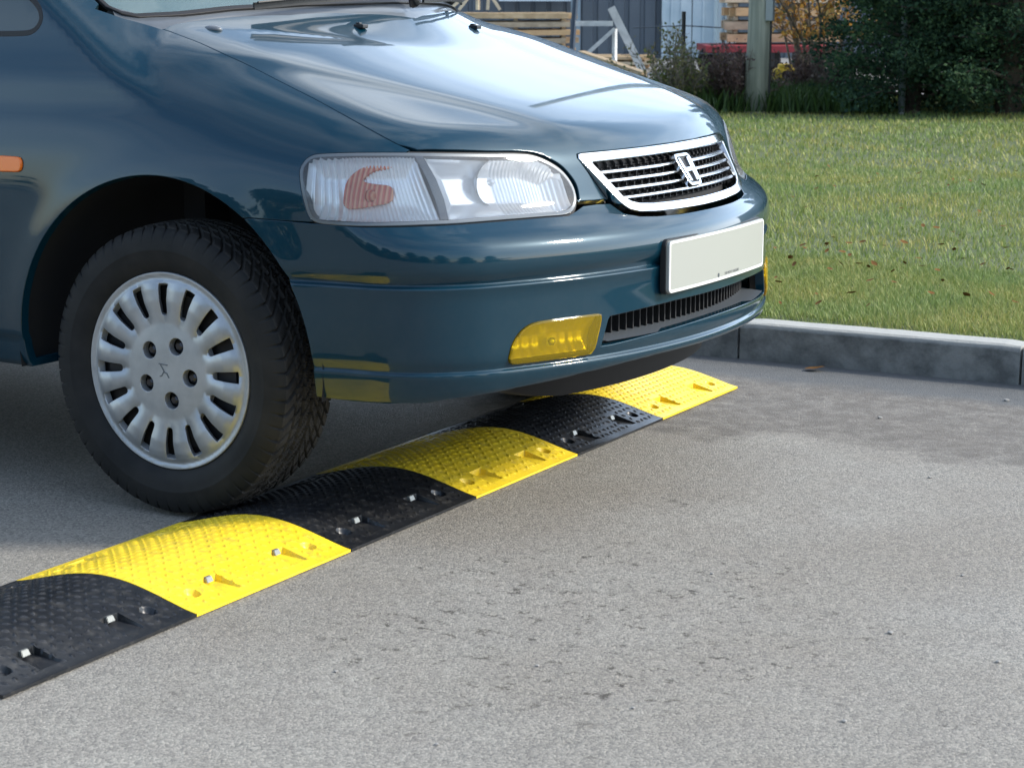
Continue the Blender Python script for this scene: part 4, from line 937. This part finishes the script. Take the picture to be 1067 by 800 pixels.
def cap_parts():
    Rc = .2170
    def hz(r):  # outward height of the cap surface by radius
        return np.interp(r, [0, .03, .05, .08, .10, .125, .15, .175, .190, .195, .199, .2035, .2085], [.014, .0145, .0145, .0130, .0120, .014, .0170, .0165, .0125, .0085, .0085, .0125, .0060])
    tb = _tab(list(zip([0, .03, .05, .085, .108, .130, .158, .184, .1985, .2045, .2085, .214, .220], [.016, .0165, .0165, .0145, .0125, .0145, .0185, .0165, .0115, .0070, .0075, .0120, .0040])), .002, 0, .215, 900)
    def surf(uv): r = np.hypot(uv[:, 0], uv[:, 1]); return np.stack([uv[:, 0], -T_(tb, r), uv[:, 1]], 1)
    def cn(P):
        r = np.hypot(P[:, 0], P[:, 2]); s = (T_(tb, r + .0012) - T_(tb, r - .0012)) / .0024; rr = np.maximum(r, 1e-6)
        n = np.stack([-s * P[:, 0] / rr, -np.ones(len(P)), -s * P[:, 2] / rr], 1)
        # spokes are rounded across: tilt the normal about the spoke's own axis
        a = np.arctan2(P[:, 2], P[:, 0]); ph = (a - SA) * 16 / (2 * np.pi); ph = ph - np.round(ph)     # 0 in a slot centre
        q = np.where(ph > 0, ph - .5, ph + .5); k = np.clip((r - .102) / .02, 0, 1) * np.clip((.202 - r) / .008, 0, 1)
        tg_ = np.stack([-np.sin(a), 0 * a, np.cos(a)], 1); n = n + tg_ * (q * 1.5 * k)[:, None]
        return n / np.linalg.norm(n, axis=1, keepdims=True)
    SA = math.pi / 2 + .02
    outer = np.array([(Rc * math.cos(a), Rc * math.sin(a)) for a in np.linspace(0, 2 * np.pi, 160)[:-1]])
    loops = [outer]
    for k in range(16):
        a0 = SA + k * 2 * np.pi / 16; L_ = []
        for t in np.linspace(-90, 90, 9): L_.append((.1935 + .002 * math.cos(math.radians(t)), .0138 * math.sin(math.radians(t))))
        for t in np.linspace(90, 270, 9): L_.append((.133 + .010 * math.cos(math.radians(t)), .0090 * math.sin(math.radians(t))))
        L_ = np.array(L_); L_ = densify(L_, .006); ca, sa = math.cos(a0), math.sin(a0); x = L_[:, 0]; y = L_[:, 1]
        loops.append(np.stack([x * ca - y * sa, x * sa + y * ca], 1))
    nuts = []
    for k in range(5):
        a0 = math.radians(72 * k - 8); c = (.064 * math.cos(a0), .064 * math.sin(a0)); nuts.append(c)
        loops.append(np.array([(c[0] + .0205 * math.cos(a), c[1] + .0205 * math.sin(a)) for a in np.linspace(0, 2 * np.pi, 25)[:-1]]))
    return surf, cn, loops, nuts
def build_wheel(loc, name_label, y_sign):
    wh = empty('wheel', loc); wh.parent = car
    ty = mesh('tyre', tV, tF, [M['tyre'], M['tread']], None, smooth=True, midx=tM.tolist()); ty.parent = wh; ty.data.set_sharp_from_angle(angle=math.radians(38))
    surf, cn, loops, nuts = cap_parts()
    hc = panel('hubcap', lambda uv: surf(uv), loops, M['rim'], None, .006, .016, .0018, 0, cn); hc.parent = wh; hc.location = (0, -.078, 0)
    for k, c in enumerate(nuts):
        bm = bmesh.new(); tube(bm, [(c[0], -.0135, c[1]), (c[0], -.0125, c[1]), (c[0], .004, c[1])], [.0205, .0207, .0207], 24, False); bm_ = bm_obj('nut_socket', bm, M['steel'], None, smooth=True); bm_.parent = wh; bm_.location = (0, -.078, 0)
        bm = bmesh.new(); tube(bm, [(c[0], .006, c[1]), (c[0], -.004, c[1]), (c[0], -.0075, c[1])], [.0115, .0115, .007], 6); o = bm_obj('wheel_nut', bm, M['nut'], None); o.parent = wh; o.location = (0, -.078, 0)
    bm = bmesh.new(); tube(bm, [(0, .012, 0), (0, .010, 0)], .198, 48); 
    for k in range(10):
        a = k * math.pi / 5; bx(bm, (.15 * math.cos(a), .006, .15 * math.sin(a)), (.05, .006, .03), Matrix.Rotation(-a, 3, 'Y'))
    o = bm_obj('wheel_disc', bm, M['steel'], None); o.parent = wh; o.location = (0, -.078, 0)
    # raised mark in the middle
    bm = bmesh.new()
    for a, b in (((-.020, .017), (.004, .015)), ((-.016, .016), (-.006, .001)), ((-.006, .001), (-.013, -.010)), ((-.008, .000), (.003, -.004)), ((.001, -.003), (.007, -.013)), ((-.013, -.010), (-.018, -.011))):
        bar(bm, (a[0], -.0168, a[1]), (b[0], -.0168, b[1]), .0012, .0022)
    o = bm_obj('centre_mark', bm, M['grey_trim'], None); o.parent = wh; o.location = (0, -.078, 0)
    bm = bmesh.new(); V = []; rr = [(.0, .212), (-.074, .2185), (-.080, .2225), (-.078, .2250), (.07, .21), (.085, .22)]
    rings = [[bm.verts.new((r * math.cos(2 * math.pi * k / 96), y, r * math.sin(2 * math.pi * k / 96))) for k in range(96)] for y, r in rr]
    for a, b in zip(rings, rings[1:]):
        for k in range(96): bm.faces.new((a[k], a[(k + 1) % 96], b[(k + 1) % 96], b[k]))
    o = bm_obj('rim', bm, M['rim'], None, smooth=True); o.parent = wh
    bm = bmesh.new(); bmesh.ops.create_uvsphere(bm, u_segments=10, v_segments=6, radius=.003, matrix=Matrix.Translation((.155, -.086, .03))); bm.free()
    return wh
w0 = build_wheel((0, -.768, .3275), '', -1)
def copy_tree(o, parent=None):
    c = o.copy(); C.objects.link(c)
    if parent is not None: c.parent = parent
    for ch in list(o.children): copy_tree(ch, c)
    return c
for loc, rz in (((0, .768, .3275), math.pi), ((-2.83, -.768, .3235), 0), ((-2.83, .768, .3235), math.pi)):
    c = copy_tree(w0, car); c.location = loc; c.rotation_euler = (0, 0, rz)
# mud flap behind the wheel, brake backing
# ================================================================ BACKGROUND
M['bark'] = noise_col(mat('bark', (.1, .08, .06), .9), (.045, .035, .028), (.12, .095, .075), 12, bump=.6, bscale=40, dist=.02, stretch=(1, 1, .25))
M['polewood'] = noise_col(mat('pole_wood', (.2, .2, .15), .85), (.17, .185, .15), (.33, .34, .28), 6, bump=.5, bscale=25, dist=.01, stretch=(3, 3, .2))
M['conifer'] = leafmat('conifer_leaf', [(.026, .065, .036), (.050, .105, .052), (.080, .150, .064), (.12, .20, .08)], .45, .85, (.9, (.6, .65, .8)))
def leafcloud(name, P, D, size, m, asp=.35, parent=None):
    """one small leaf spray (bent quad pair) per point P, growing along D"""
    n = len(P); D = D / np.maximum(np.linalg.norm(D, axis=1, keepdims=True), 1e-6); rnd = RNG.normal(size=(n, 3)); s = np.cross(D, rnd); s /= np.maximum(np.linalg.norm(s, axis=1, keepdims=True), 1e-6)
    up = np.cross(s, D); sz = size * RNG.uniform(.6, 1.4, n)[:, None]; a = P; b = P + D * sz * .5 + s * sz * asp; c = P + D * sz + up * sz * .15; d = P + D * sz * .5 - s * sz * asp; e = P + D * sz * .55 + up * sz * .12
    V = np.stack([a, b, c, d, e], 1).reshape(-1, 3); k = np.arange(n)[:, None] * 5; tri = np.concatenate([k + [0, 1, 4], k + [1, 2, 4], k + [2, 3, 4], k + [3, 0, 4]], 1).reshape(-1, 3)
    me = bpy.data.meshes.new(name); me.vertices.add(len(V)); me.vertices.foreach_set('co', V.ravel()); me.loops.add(tri.size); me.loops.foreach_set('vertex_index', tri.ravel().astype(np.int32)); me.polygons.add(len(tri))
    me.polygons.foreach_set('loop_start', np.arange(0, tri.size, 3, dtype=np.int32)); me.polygons.foreach_set('loop_total', np.full(len(tri), 3, np.int32))
    at = me.attributes.new('shade', 'FLOAT', 'POINT'); at.data.foreach_set('value', np.repeat(RNG.uniform(0, 1, n) ** 1.5, 5)); me.update(); return link(name, me, m, parent)
def conifer(loc, h, r, label, n=26000, leaf=.075, zmin=.15, mt='conifer', grp=None, nm='evergreen_tree', nb=150):
    t = empty(nm, loc); tag(t, label, 'tree', grp); bm = bmesh.new(); lx, ly = loc[0], loc[1]
    tube(bm, [(lx, ly, -.05), (lx + .03, ly, h * .35), (lx, ly + .05, h * .7), (lx, ly, h * .96)], [r * .11, r * .085, r * .05, .01], 10)
    pts = []; dirs = []; per = n // nb
    for b in range(nb):
        z0 = zmin + (h - zmin) * (b / nb) ** 1.05; a = b * 2.4 + random.uniform(-.4, .4); ln = r * (1.04 - .85 * (z0 / h) ** 1.5) * random.uniform(.72, 1.15); rise = random.uniform(-.02, .35)
        d = np.array([math.cos(a), math.sin(a), rise]); base = np.array([lx, ly, z0]); tip = base + d * ln - np.array([0, 0, .12 * ln])
        tube(bm, [tuple(base), tuple(base + d * ln * .5), tuple(tip)], [r * .016 + .006, r * .010 + .003, .003], 4, False)
        u = RNG.beta(2.3, 1.25, per); p = base + d * (u * ln)[:, None]; p[:, 2] -= .12 * ln * u ** 2; sp = RNG.normal(size=(per, 3)) * (ln * .16 * (1.15 - u) + .05)[:, None]; sp[:, 2] *= .65; p = p + sp
        p[:, 2] = np.maximum(p[:, 2], .08); pts.append(p); dirs.append(d + RNG.normal(size=(per, 3)) * .55 + np.array([0, 0, -.1]))
    bm_obj('trunk', bm, M['bark'], t, smooth=True); leafcloud('crown', np.vstack(pts), np.vstack(dirs), leaf, M[mt], .30, t); return t
def at(px, D): v = G(px, D); return (v.x, v.y, .03)
# evergreens at the back of the lawn on the right
conifer(at(953, 18.9), 4.6, .86, 'dark evergreen tree at the left end of the hedge, beside the wooden pole', 70000, .042)
conifer(at(1056, 18.6), 5.2, 1.10, 'dark evergreen tree right of the pale metal post, at the right edge of the photo', 72000, .042)
conifer(at(1005, 20.2), 4.4, 1.05, 'dark evergreen tree standing behind the pale metal post, between its two neighbours', 40000, .05)
conifer(at(1190, 18.9), 5.0, 1.2, 'dark evergreen tree further right than the right edge of the photo', 20000)
conifer(at(1350, 19.3), 4.8, 1.3, 'dark evergreen tree at the far right end of the hedge outside the photo', 16000)
# orange-leaved small tree between pole and evergreens
M['autumn'] = leafmat('autumn_leaf', [(.30, .14, .03), (.50, .26, .05), (.55, .38, .12), (.10, .12, .03)], .4)
def bush(nm, loc, h, r, label, cat, stems, leaves, leafsize, lm, wood, spread=.7, zlo=.2, stemr=.007):
    t = empty(nm, loc); tag(t, label, cat); bm = bmesh.new(); P = []; D = []
    for i in range(stems):
        a = random.uniform(0, 6.28); rr = r * random.uniform(.0, .35); p = Vector((loc[0] + math.cos(a) * rr, loc[1] + math.sin(a) * rr, -.02)); d = Vector((math.cos(a) * spread * random.uniform(.1, 1), math.sin(a) * spread * random.uniform(.1, 1), 1)).normalized(); L_ = h * random.uniform(.6, 1.08); pts = [p.copy()]
        for k in range(7): d = (d + Vector((random.gauss(0, .14), random.gauss(0, .14), random.gauss(.0, .06)))).normalized(); p = p + d * L_ / 7; pts.append(p.copy())
        tube(bm, pts, [stemr * (1.1 - .13 * k) for k in range(8)], 4, False)
        for k in range(2, 8):
            for _ in range(3):
                q = pts[k]; e = (d + Vector((random.gauss(0, .8), random.gauss(0, .8), random.gauss(.1, .5)))).normalized(); s = L_ * random.uniform(.08, .24); tube(bm, [q, q + e * s * .5 + Vector((0, 0, .01)), q + e * s], [stemr * .5, stemr * .35, stemr * .2], 3, False)
                for _ in range(max(0, int(leaves / stems / 18 + random.random()))): P.append(tuple(q + e * s * random.uniform(.2, 1.05) + Vector((random.gauss(0, .02), random.gauss(0, .02), random.gauss(0, .02))))); D.append((random.gauss(0, 1), random.gauss(0, 1), random.gauss(0, 1)))
    bm_obj('branches', bm, wood, t)
    if P: P = np.array(P); P[:, 2] = np.maximum(P[:, 2], zlo); leafcloud('foliage', P, np.array(D), leafsize, lm, .4, t)
    return t
M['twig_red'] = noise_col(mat('twig_red', (.1, .05, .04), .8), (.085, .05, .045), (.16, .095, .08), 8)
M['twig_grey'] = noise_col(mat('twig_grey', (.12, .10, .08), .8), (.09, .08, .06), (.20, .17, .13), 8)
M['sparse'] = leafmat('sparse_leaf', [(.07, .10, .03), (.14, .16, .05), (.22, .20, .07), (.09, .08, .04)], .4)
M['redleaf'] = leafmat('red_leaf', [(.075, .055, .048), (.11, .08, .065), (.15, .115, .085)], .3)
bush('small_tree', at(858, 21.6), 2.6, .8, 'small tree with orange autumn leaves between wooden pole and evergreens', 'tree', 22, 2600, .06, M['autumn'], M['twig_grey'], .35, .7, .014)
bush('shrub', at(704, 18.8), .74, .34, 'thin shrub with sparse yellow-green leaves left of the reddish shrub', 'shrub', 42, 1500, .03, M['sparse'], M['twig_grey'], .42)
bush('shrub', at(732, 19.2), .56, .3, 'low grey-green twiggy shrub between the yellow-green and the reddish shrub', 'shrub', 40, 1300, .03, M['sparse'], M['twig_grey'], .4)
bush('shrub', at(771, 18.9), .60, .3, 'dense reddish brown twiggy shrub just left of the wooden pole', 'shrub', 90, 2600, .03, M['redleaf'], M['twig_red'], .30)
bush('shrub', at(838, 20.6), .50, .35, 'low purplish grey shrub right of the wooden pole below the red trailer', 'shrub', 60, 1500, .03, M['redleaf'], M['twig_red'], .5)
bush('shrub', at(875, 20.2), .55, .3, 'low brown twiggy shrub at the foot of the leftmost evergreen', 'shrub', 50, 900, .03, M['redleaf'], M['twig_grey'], .5)
# ---- wooden pole with wires
v = G(792, 18.75); pl = empty('wooden_pole', (v.x, v.y, 0)); tag(pl, 'weathered greenish wooden pole standing at the back edge of the lawn', 'pole')
bm = bmesh.new(); tube(bm, [(v.x - .02, v.y, -.1), (v.x, v.y, .8), (v.x + .03, v.y, 3.0), (v.x + .08, v.y, 7.5)], [.118, .102, .094, .075], 20); bm_obj('shaft', bm, M['polewood'], pl, smooth=True)
bm = bmesh.new(); b = v - FWD_H * .10 + RIGHT * .085; bx(bm, (b.x, b.y, ZY(10, 18.7)), (.07, .05, .20)); tube(bm, [(b.x + .01, b.y, ZY(10, 18.7) + .05), (b.x + .05, b.y, ZY(-10, 18.7)), (b.x + .02, b.y, ZY(-60, 18.7)), (v.x + .09, v.y, 3.4)], .012, 6); bm_obj('cable_box', bm, mat('grey_box', (.25, .28, .30), .4, .5), pl, bevel=.006)
bm = bmesh.new(); b = v + RIGHT * .098 - FWD_H * .03; tube(bm, [(b.x, b.y, .02), (b.x + .01, b.y, 2), (b.x + .03, b.y, 6)], .012, 6); bm_obj('earth_cable', bm, M['black'], pl)
# ---- pale metal post among the evergreens
v = G(944, 18.75); bm = bmesh.new(); tube(bm, [(v.x, v.y, 0), (v.x, v.y, 3.2)], .030, 14); v2 = v - RIGHT * .075; o = bm_obj('metal_post', bm, mat('galvanised', (.42, .48, .52), .35, .6), smooth=True); tag(o, 'pale grey metal post rising out of the dark evergreens', 'post')
# ---- thin dark fence stake with wire
v = G(713, 20.4); s = empty('fence_stake', (v.x, v.y, 0)); tag(s, 'thin dark fence stake behind the yellow-green shrub', 'stake'); bm = bmesh.new(); tube(bm, [(v.x, v.y, 0), (v.x, v.y, ZY(12, 20.4))], .022, 8); bm_obj('stake', bm, M['black'], s)
v1 = G(660, 20.4); v3 = G(752, 20.4); bm = bmesh.new()
for zz in (.78, .52): tube(bm, [(v1.x, v1.y, zz), (v.x, v.y, zz + .02), (v3.x, v3.y, zz)], .006, 4)
bm_obj('wire', bm, M['grey_trim'], s)
# ---- building: slate-grey wall, pale sheet doors
D0 = 33
def wallpt(px, z, dd=0): p = G(px, D0 + dd); return (p.x, p.y, z)
def camframe(): return Matrix((RIGHT, FWD_H, Vector((0, 0, 1)))).transposed()
Q = camframe()
b = empty('warehouse', wallpt(640, 0)); tag(b, 'slate grey warehouse with pale blue-white sliding doors behind the timber yard', 'building')
bm = bmesh.new()
c = G(640, D0 + 4); wd = 34; 
def wall_sheet():      # profiled sheet wall with real ribs
    V = []; F = []; x0, x1 = -24., 26.; n = int((x1 - x0) / .25)
    for i in range(n):
        x = x0 + i * .25
        for q, dd in ((0, 0), (.16, 0), (.18, .03), (.23, .03)):
            p = G(640, D0) + RIGHT * (x + q) + FWD_H * dd; V += [(p.x, p.y, .05), (p.x, p.y, 5.2)]
    for i in range(n * 4 - 1): a = i * 2; F.append((a, a + 2, a + 3, a + 1))
    return mesh('wall', V, F, noise_col(mat('slate_sheet', (.1, .12, .15), .5, .2), (.085, .11, .14), (.115, .14, .17), 1.5, stretch=(1, 1, .3)), b)
wall_sheet()
bm = bmesh.new()
for x, wv in ((0, 50.),): p = G(640, D0 + 6.2) + RIGHT * 1; bx(bm, (p.x, p.y, 5.4), (50, 12.8, .35), Q)
bm_obj('roof', bm, mat('roof_grey', (.12, .12, .13), .7), b)
dm = noise_col(mat('pale_sheet', (.5, .6, .65), .4), (.42, .53, .60), (.55, .64, .70), 2)
for a, e, m_ in ((690, 721, dm), (722, 756, dm)):
    p0 = G(a, D0 - .12); p1 = G(e, D0 - .12); cc = (p0 + p1) / 2; bm = bmesh.new(); bx(bm, (cc.x, cc.y, 1.45), ((p1 - p0).length, .08, 2.9), Q)
    for k in range(1, 3): q = p0 + (p1 - p0) * k / 3; bx(bm, (q.x - FWD_H.x * .05, q.y - FWD_H.y * .05, 1.45), (.03, .04, 2.9), Q)
    bm_obj('sliding_door', bm, m_, b)
p = G(762, D0 - .4); bm = bmesh.new(); bx(bm, (p.x, p.y, 1.9), (.16, .16, 3.8), Q); p = G(752, D0 - .3); tube(bm, [(p.x, p.y, 0), (p.x, p.y, 3.8)], .06, 10); bm_obj('downpipe', bm, mat('pale_steel', (.45, .52, .56), .4, .2), b)
p0 = G(520, D0 - .5); p1 = G(603, D0 - .5); cc = (p0 + p1) / 2; bm = bmesh.new(); bx(bm, (cc.x, cc.y, ZY(-6, D0)), ((p1 - p0).length, .5, .22), Q); bm_obj('gutter', bm, dm, b)
p = G(600, D0 - 1.6); bm = bmesh.new(); bx(bm, (p.x, p.y, 1.6), (.14, .14, 3.2), Q); o = bm_obj('steel_post', bm, mat('blue_steel', (.20, .27, .33), .5)); tag(o, 'blue-grey steel post in front of the slate grey wall', 'post')
# ---- timber
WOODS = [noise_col(mat('sawn_wood%d' % i, c1, .75), c1, c2, 5, stretch=(.4, 3, 3)) for i, (c1, c2) in enumerate([((.42, .30, .17), (.58, .44, .27)), ((.50, .33, .18), (.62, .42, .22)), ((.30, .24, .17), (.46, .38, .27)), ((.55, .45, .32), (.70, .60, .42))])]
def stack(name, label, pxa, pxb, D, zlo, zhi, layers, per, slant=0, jitter=.1, grp=None):
    t = empty(name, G((pxa + pxb) / 2, D)); tag(t, label, 'timber stack', grp); Lg = (pxb - pxa) / 2160 * D; hh = (zhi - zlo) / layers
    for k in range(layers):
        bm = bmesh.new(); z = zlo + hh * (k + .5)
        for j in range(per):
            cc = G((pxa + pxb) / 2, D + j * .16) + RIGHT * random.uniform(-jitter, jitter); bx(bm, (cc.x, cc.y, z + random.uniform(-.006, .006)), (Lg * random.uniform(.9, 1.05), .145, hh * .62), Q @ Matrix.Rotation(random.uniform(-.01, .01), 3, 'Y') @ Matrix.Rotation(random.uniform(-.015, .015), 3, 'Z'))
        bm_obj('board_layer', bm, WOODS[(k * 2 + random.randint(0, 1)) % 4], t)
        if k < layers - 1:
            bm = bmesh.new()
            for q in (-.45, -.15, .15, .45): cc = G((pxa + pxb) / 2, D + per * .07) + RIGHT * q * Lg; bx(bm, (cc.x, cc.y, z + hh * .5), (.05, per * .15, hh * .3), Q)
            bm_obj('spacer_sticks', bm, WOODS[2], t)
    return t
stack('timber_stack', 'stack of pale sawn boards seen over the bonnet at the left of the yard', 430, 596, 25, .18, ZY(12, 25), 7, 6)
stack('timber_stack', 'stack of sawn boards low behind the white trestle', 606, 676, 27.5, .10, ZY(58, 27.5), 3, 7)
stack('timber_stack', 'tall stack of sawn boards loaded on the red trailer behind the wooden pole', 757, 872, 26.2, ZY(46, 26.2), ZY(-75, 26.2), 9, 6)
# curved wooden trestle on top of the left stack
t = empty('wooden_trestle', G(505, 24.6)); tag(t, 'pale wooden trestle on top of the left board stack', 'trestle'); bm = bmesh.new()
zt_ = ZY(12, 25) + .02
for a, e, z0, z1 in ((478, 492, 0, .20), (492, 512, .20, .16), (512, 521, .16, 0), (498, 498, 0, .19), (508, 509, 0, .17), (470, 486, .02, .18)):
    p0 = G(a, 24.9); p1 = G(e, 24.9); bar(bm, (p0.x, p0.y, zt_ + z0), (p1.x + .001, p1.y, zt_ + z1), .05, .035)
bm_obj('frame', bm, WOODS[3], t)
# leaning dark pole in front of the left stack
p0 = G(594, 24.2); p1 = G(601, 24.2); bm = bmesh.new(); tube(bm, [(p0.x, p0.y, .06), (p1.x, p1.y, ZY(-20, 24.2))], .035, 8); tag(bm_obj('dark_pole', bm, mat('dark_blue_pole', (.03, .05, .08), .5)), 'thin dark pole leaning against the right end of the board stack', 'pole')
# white A-frame trestle
t = empty('white_trestle', G(640, 23)); tag(t, 'white painted timber frame with slanting beam in front of the slate wall', 'trestle'); D = 23; wm = noise_col(mat('white_timber', (.5, .5, .5), .7), (.48, .50, .50), (.66, .68, .68), 8)
def beam(a, ya, e, ye, wd, nm='beam', dd=0):
    p0 = G(a, D + dd); p1 = G(e, D + dd); bm = bmesh.new(); bar(bm, (p0.x, p0.y, ZY(ya, D)), (p1.x, p1.y, ZY(ye, D)), .06, wd); bm_obj(nm, bm, wm, t)
beam(637, 8, 672, 76, .085); beam(600, 24.5, 639, 24.5, .055, dd=.07); beam(612, 56, 641, 30, .04, 'brace', .07); beam(641, 30, 641, 98, .035, 'leg', .14); beam(672, 74, 672, 98, .05, 'leg', .0); beam(612, 56, 612, 98, .04, 'leg', .07)
p0 = G(606, 22.4); p1 = G(672, 22.0); bm = bmesh.new(); bar(bm, (p0.x, p0.y, ZY(54, 22.4)), (p1.x, p1.y, ZY(76, 22)), .14, .035); bar(bm, (p0.x + .02, p0.y, ZY(54, 22.4)), (p0.x, p0.y, .07), .05, .05); bar(bm, (p1.x, p1.y, ZY(77, 22)), (p1.x, p1.y, .07), .05, .05); tag(bm_obj('loading_plank', bm, WOODS[0]), 'sloping sawn plank below the white timber frame', 'plank')
# red trailer under the timber
t = empty('red_trailer', G(800, 26)); tag(t, 'low red flatbed trailer carrying boards behind the wooden pole', 'trailer'); rm_ = mat('red_paint', (.26, .03, .04), .6)
z = ZY(50, 26); bm = bmesh.new(); p = G(798, 26.3); bx(bm, (p.x, p.y, z), (1.62, 1.3, .085), Q); bm_obj('bed', bm, rm_, t, bevel=.008)
for a in (745, 848): p = G(a, 26.0); bm = bmesh.new(); bmesh.ops.create_cone(bm, segments=24, radius1=.20, radius2=.20, depth=.16, cap_ends=True, matrix=Matrix.Translation((p.x, p.y, .28)) @ Q.to_4x4() @ Matrix.Rotation(math.pi / 2, 4, 'X')); bm_obj('wheel', bm, M['tyre'], t, bevel=.02)
for a in (770, 806, 836): p = G(a, 26.3); bm = bmesh.new(); bx(bm, (p.x, p.y, z * .5 + .02), (.07, 1.1, z - .06), Q); bm_obj('leg', bm, M['black'], t)
# yellow hydrant-like unit
p = G(820, 21.3); t = empty('yellow_pump', (p.x, p.y, 0)); tag(t, 'small yellow machine on thin legs just right of the wooden pole', 'machine'); ym = mat('machine_yellow', (.70, .48, .05), .45)
bm = bmesh.new(); bx(bm, (p.x, p.y, ZY(77, 21.3)), (.24, .18, .13), Q); bx(bm, (p.x, p.y, ZY(68.5, 21.3)), (.14, .16, .05), Q); bm_obj('body', bm, ym, t, bevel=.025)
bm = bmesh.new()
for a, e in ((-.09, -.13), (.07, .05), (0, .0)): q0 = p + RIGHT * a; q1 = p + RIGHT * e; tube(bm, [(q0.x, q0.y, ZY(82, 21.3)), (q1.x, q1.y, .04)], .014, 6)
bm_obj('legs', bm, ym, t)
bm = bmesh.new(); q = p - FWD_H * .1; tube(bm, [(q.x, q.y, ZY(77, 21.3)), (q.x - FWD_H.x * .03, q.y - FWD_H.y * .03, ZY(77, 21.3))], .045, 16); bm_obj('dial', bm, M['black'], t)
# ---- out of view behind the camera: trees added for the paintwork to mirror
M['broad'] = leafmat('broad_leaf', [(.02, .035, .012), (.035, .055, .018), (.06, .075, .025)], .25)
k = 0
for x, y, h, r in ((-13, -19, 5.6, 3.2), (-9, -17, 4.2, 2.8), (-5.5, -18.5, 5.4, 2.6), (-2, -20, 3.7, 2.9), (1.5, -18.6, 4.3, 2.4), (4, -20.5, 3.4, 2.8), (8, -18, 4.9, 2.6), (11.2, -17, 3.4, 2.4), (14, -13, 4.6, 2.6), (17, -8, 3.9, 2.8), (21, -2, 4.4, 2.5)):
    k += 1; conifer((x, y, 0), h, r, 'unseen bushy tree added behind the camera for the paintwork to mirror', 7000, .22, .1, 'broad', 'unseen trees added for reflections', 'reflection_tree', 60)
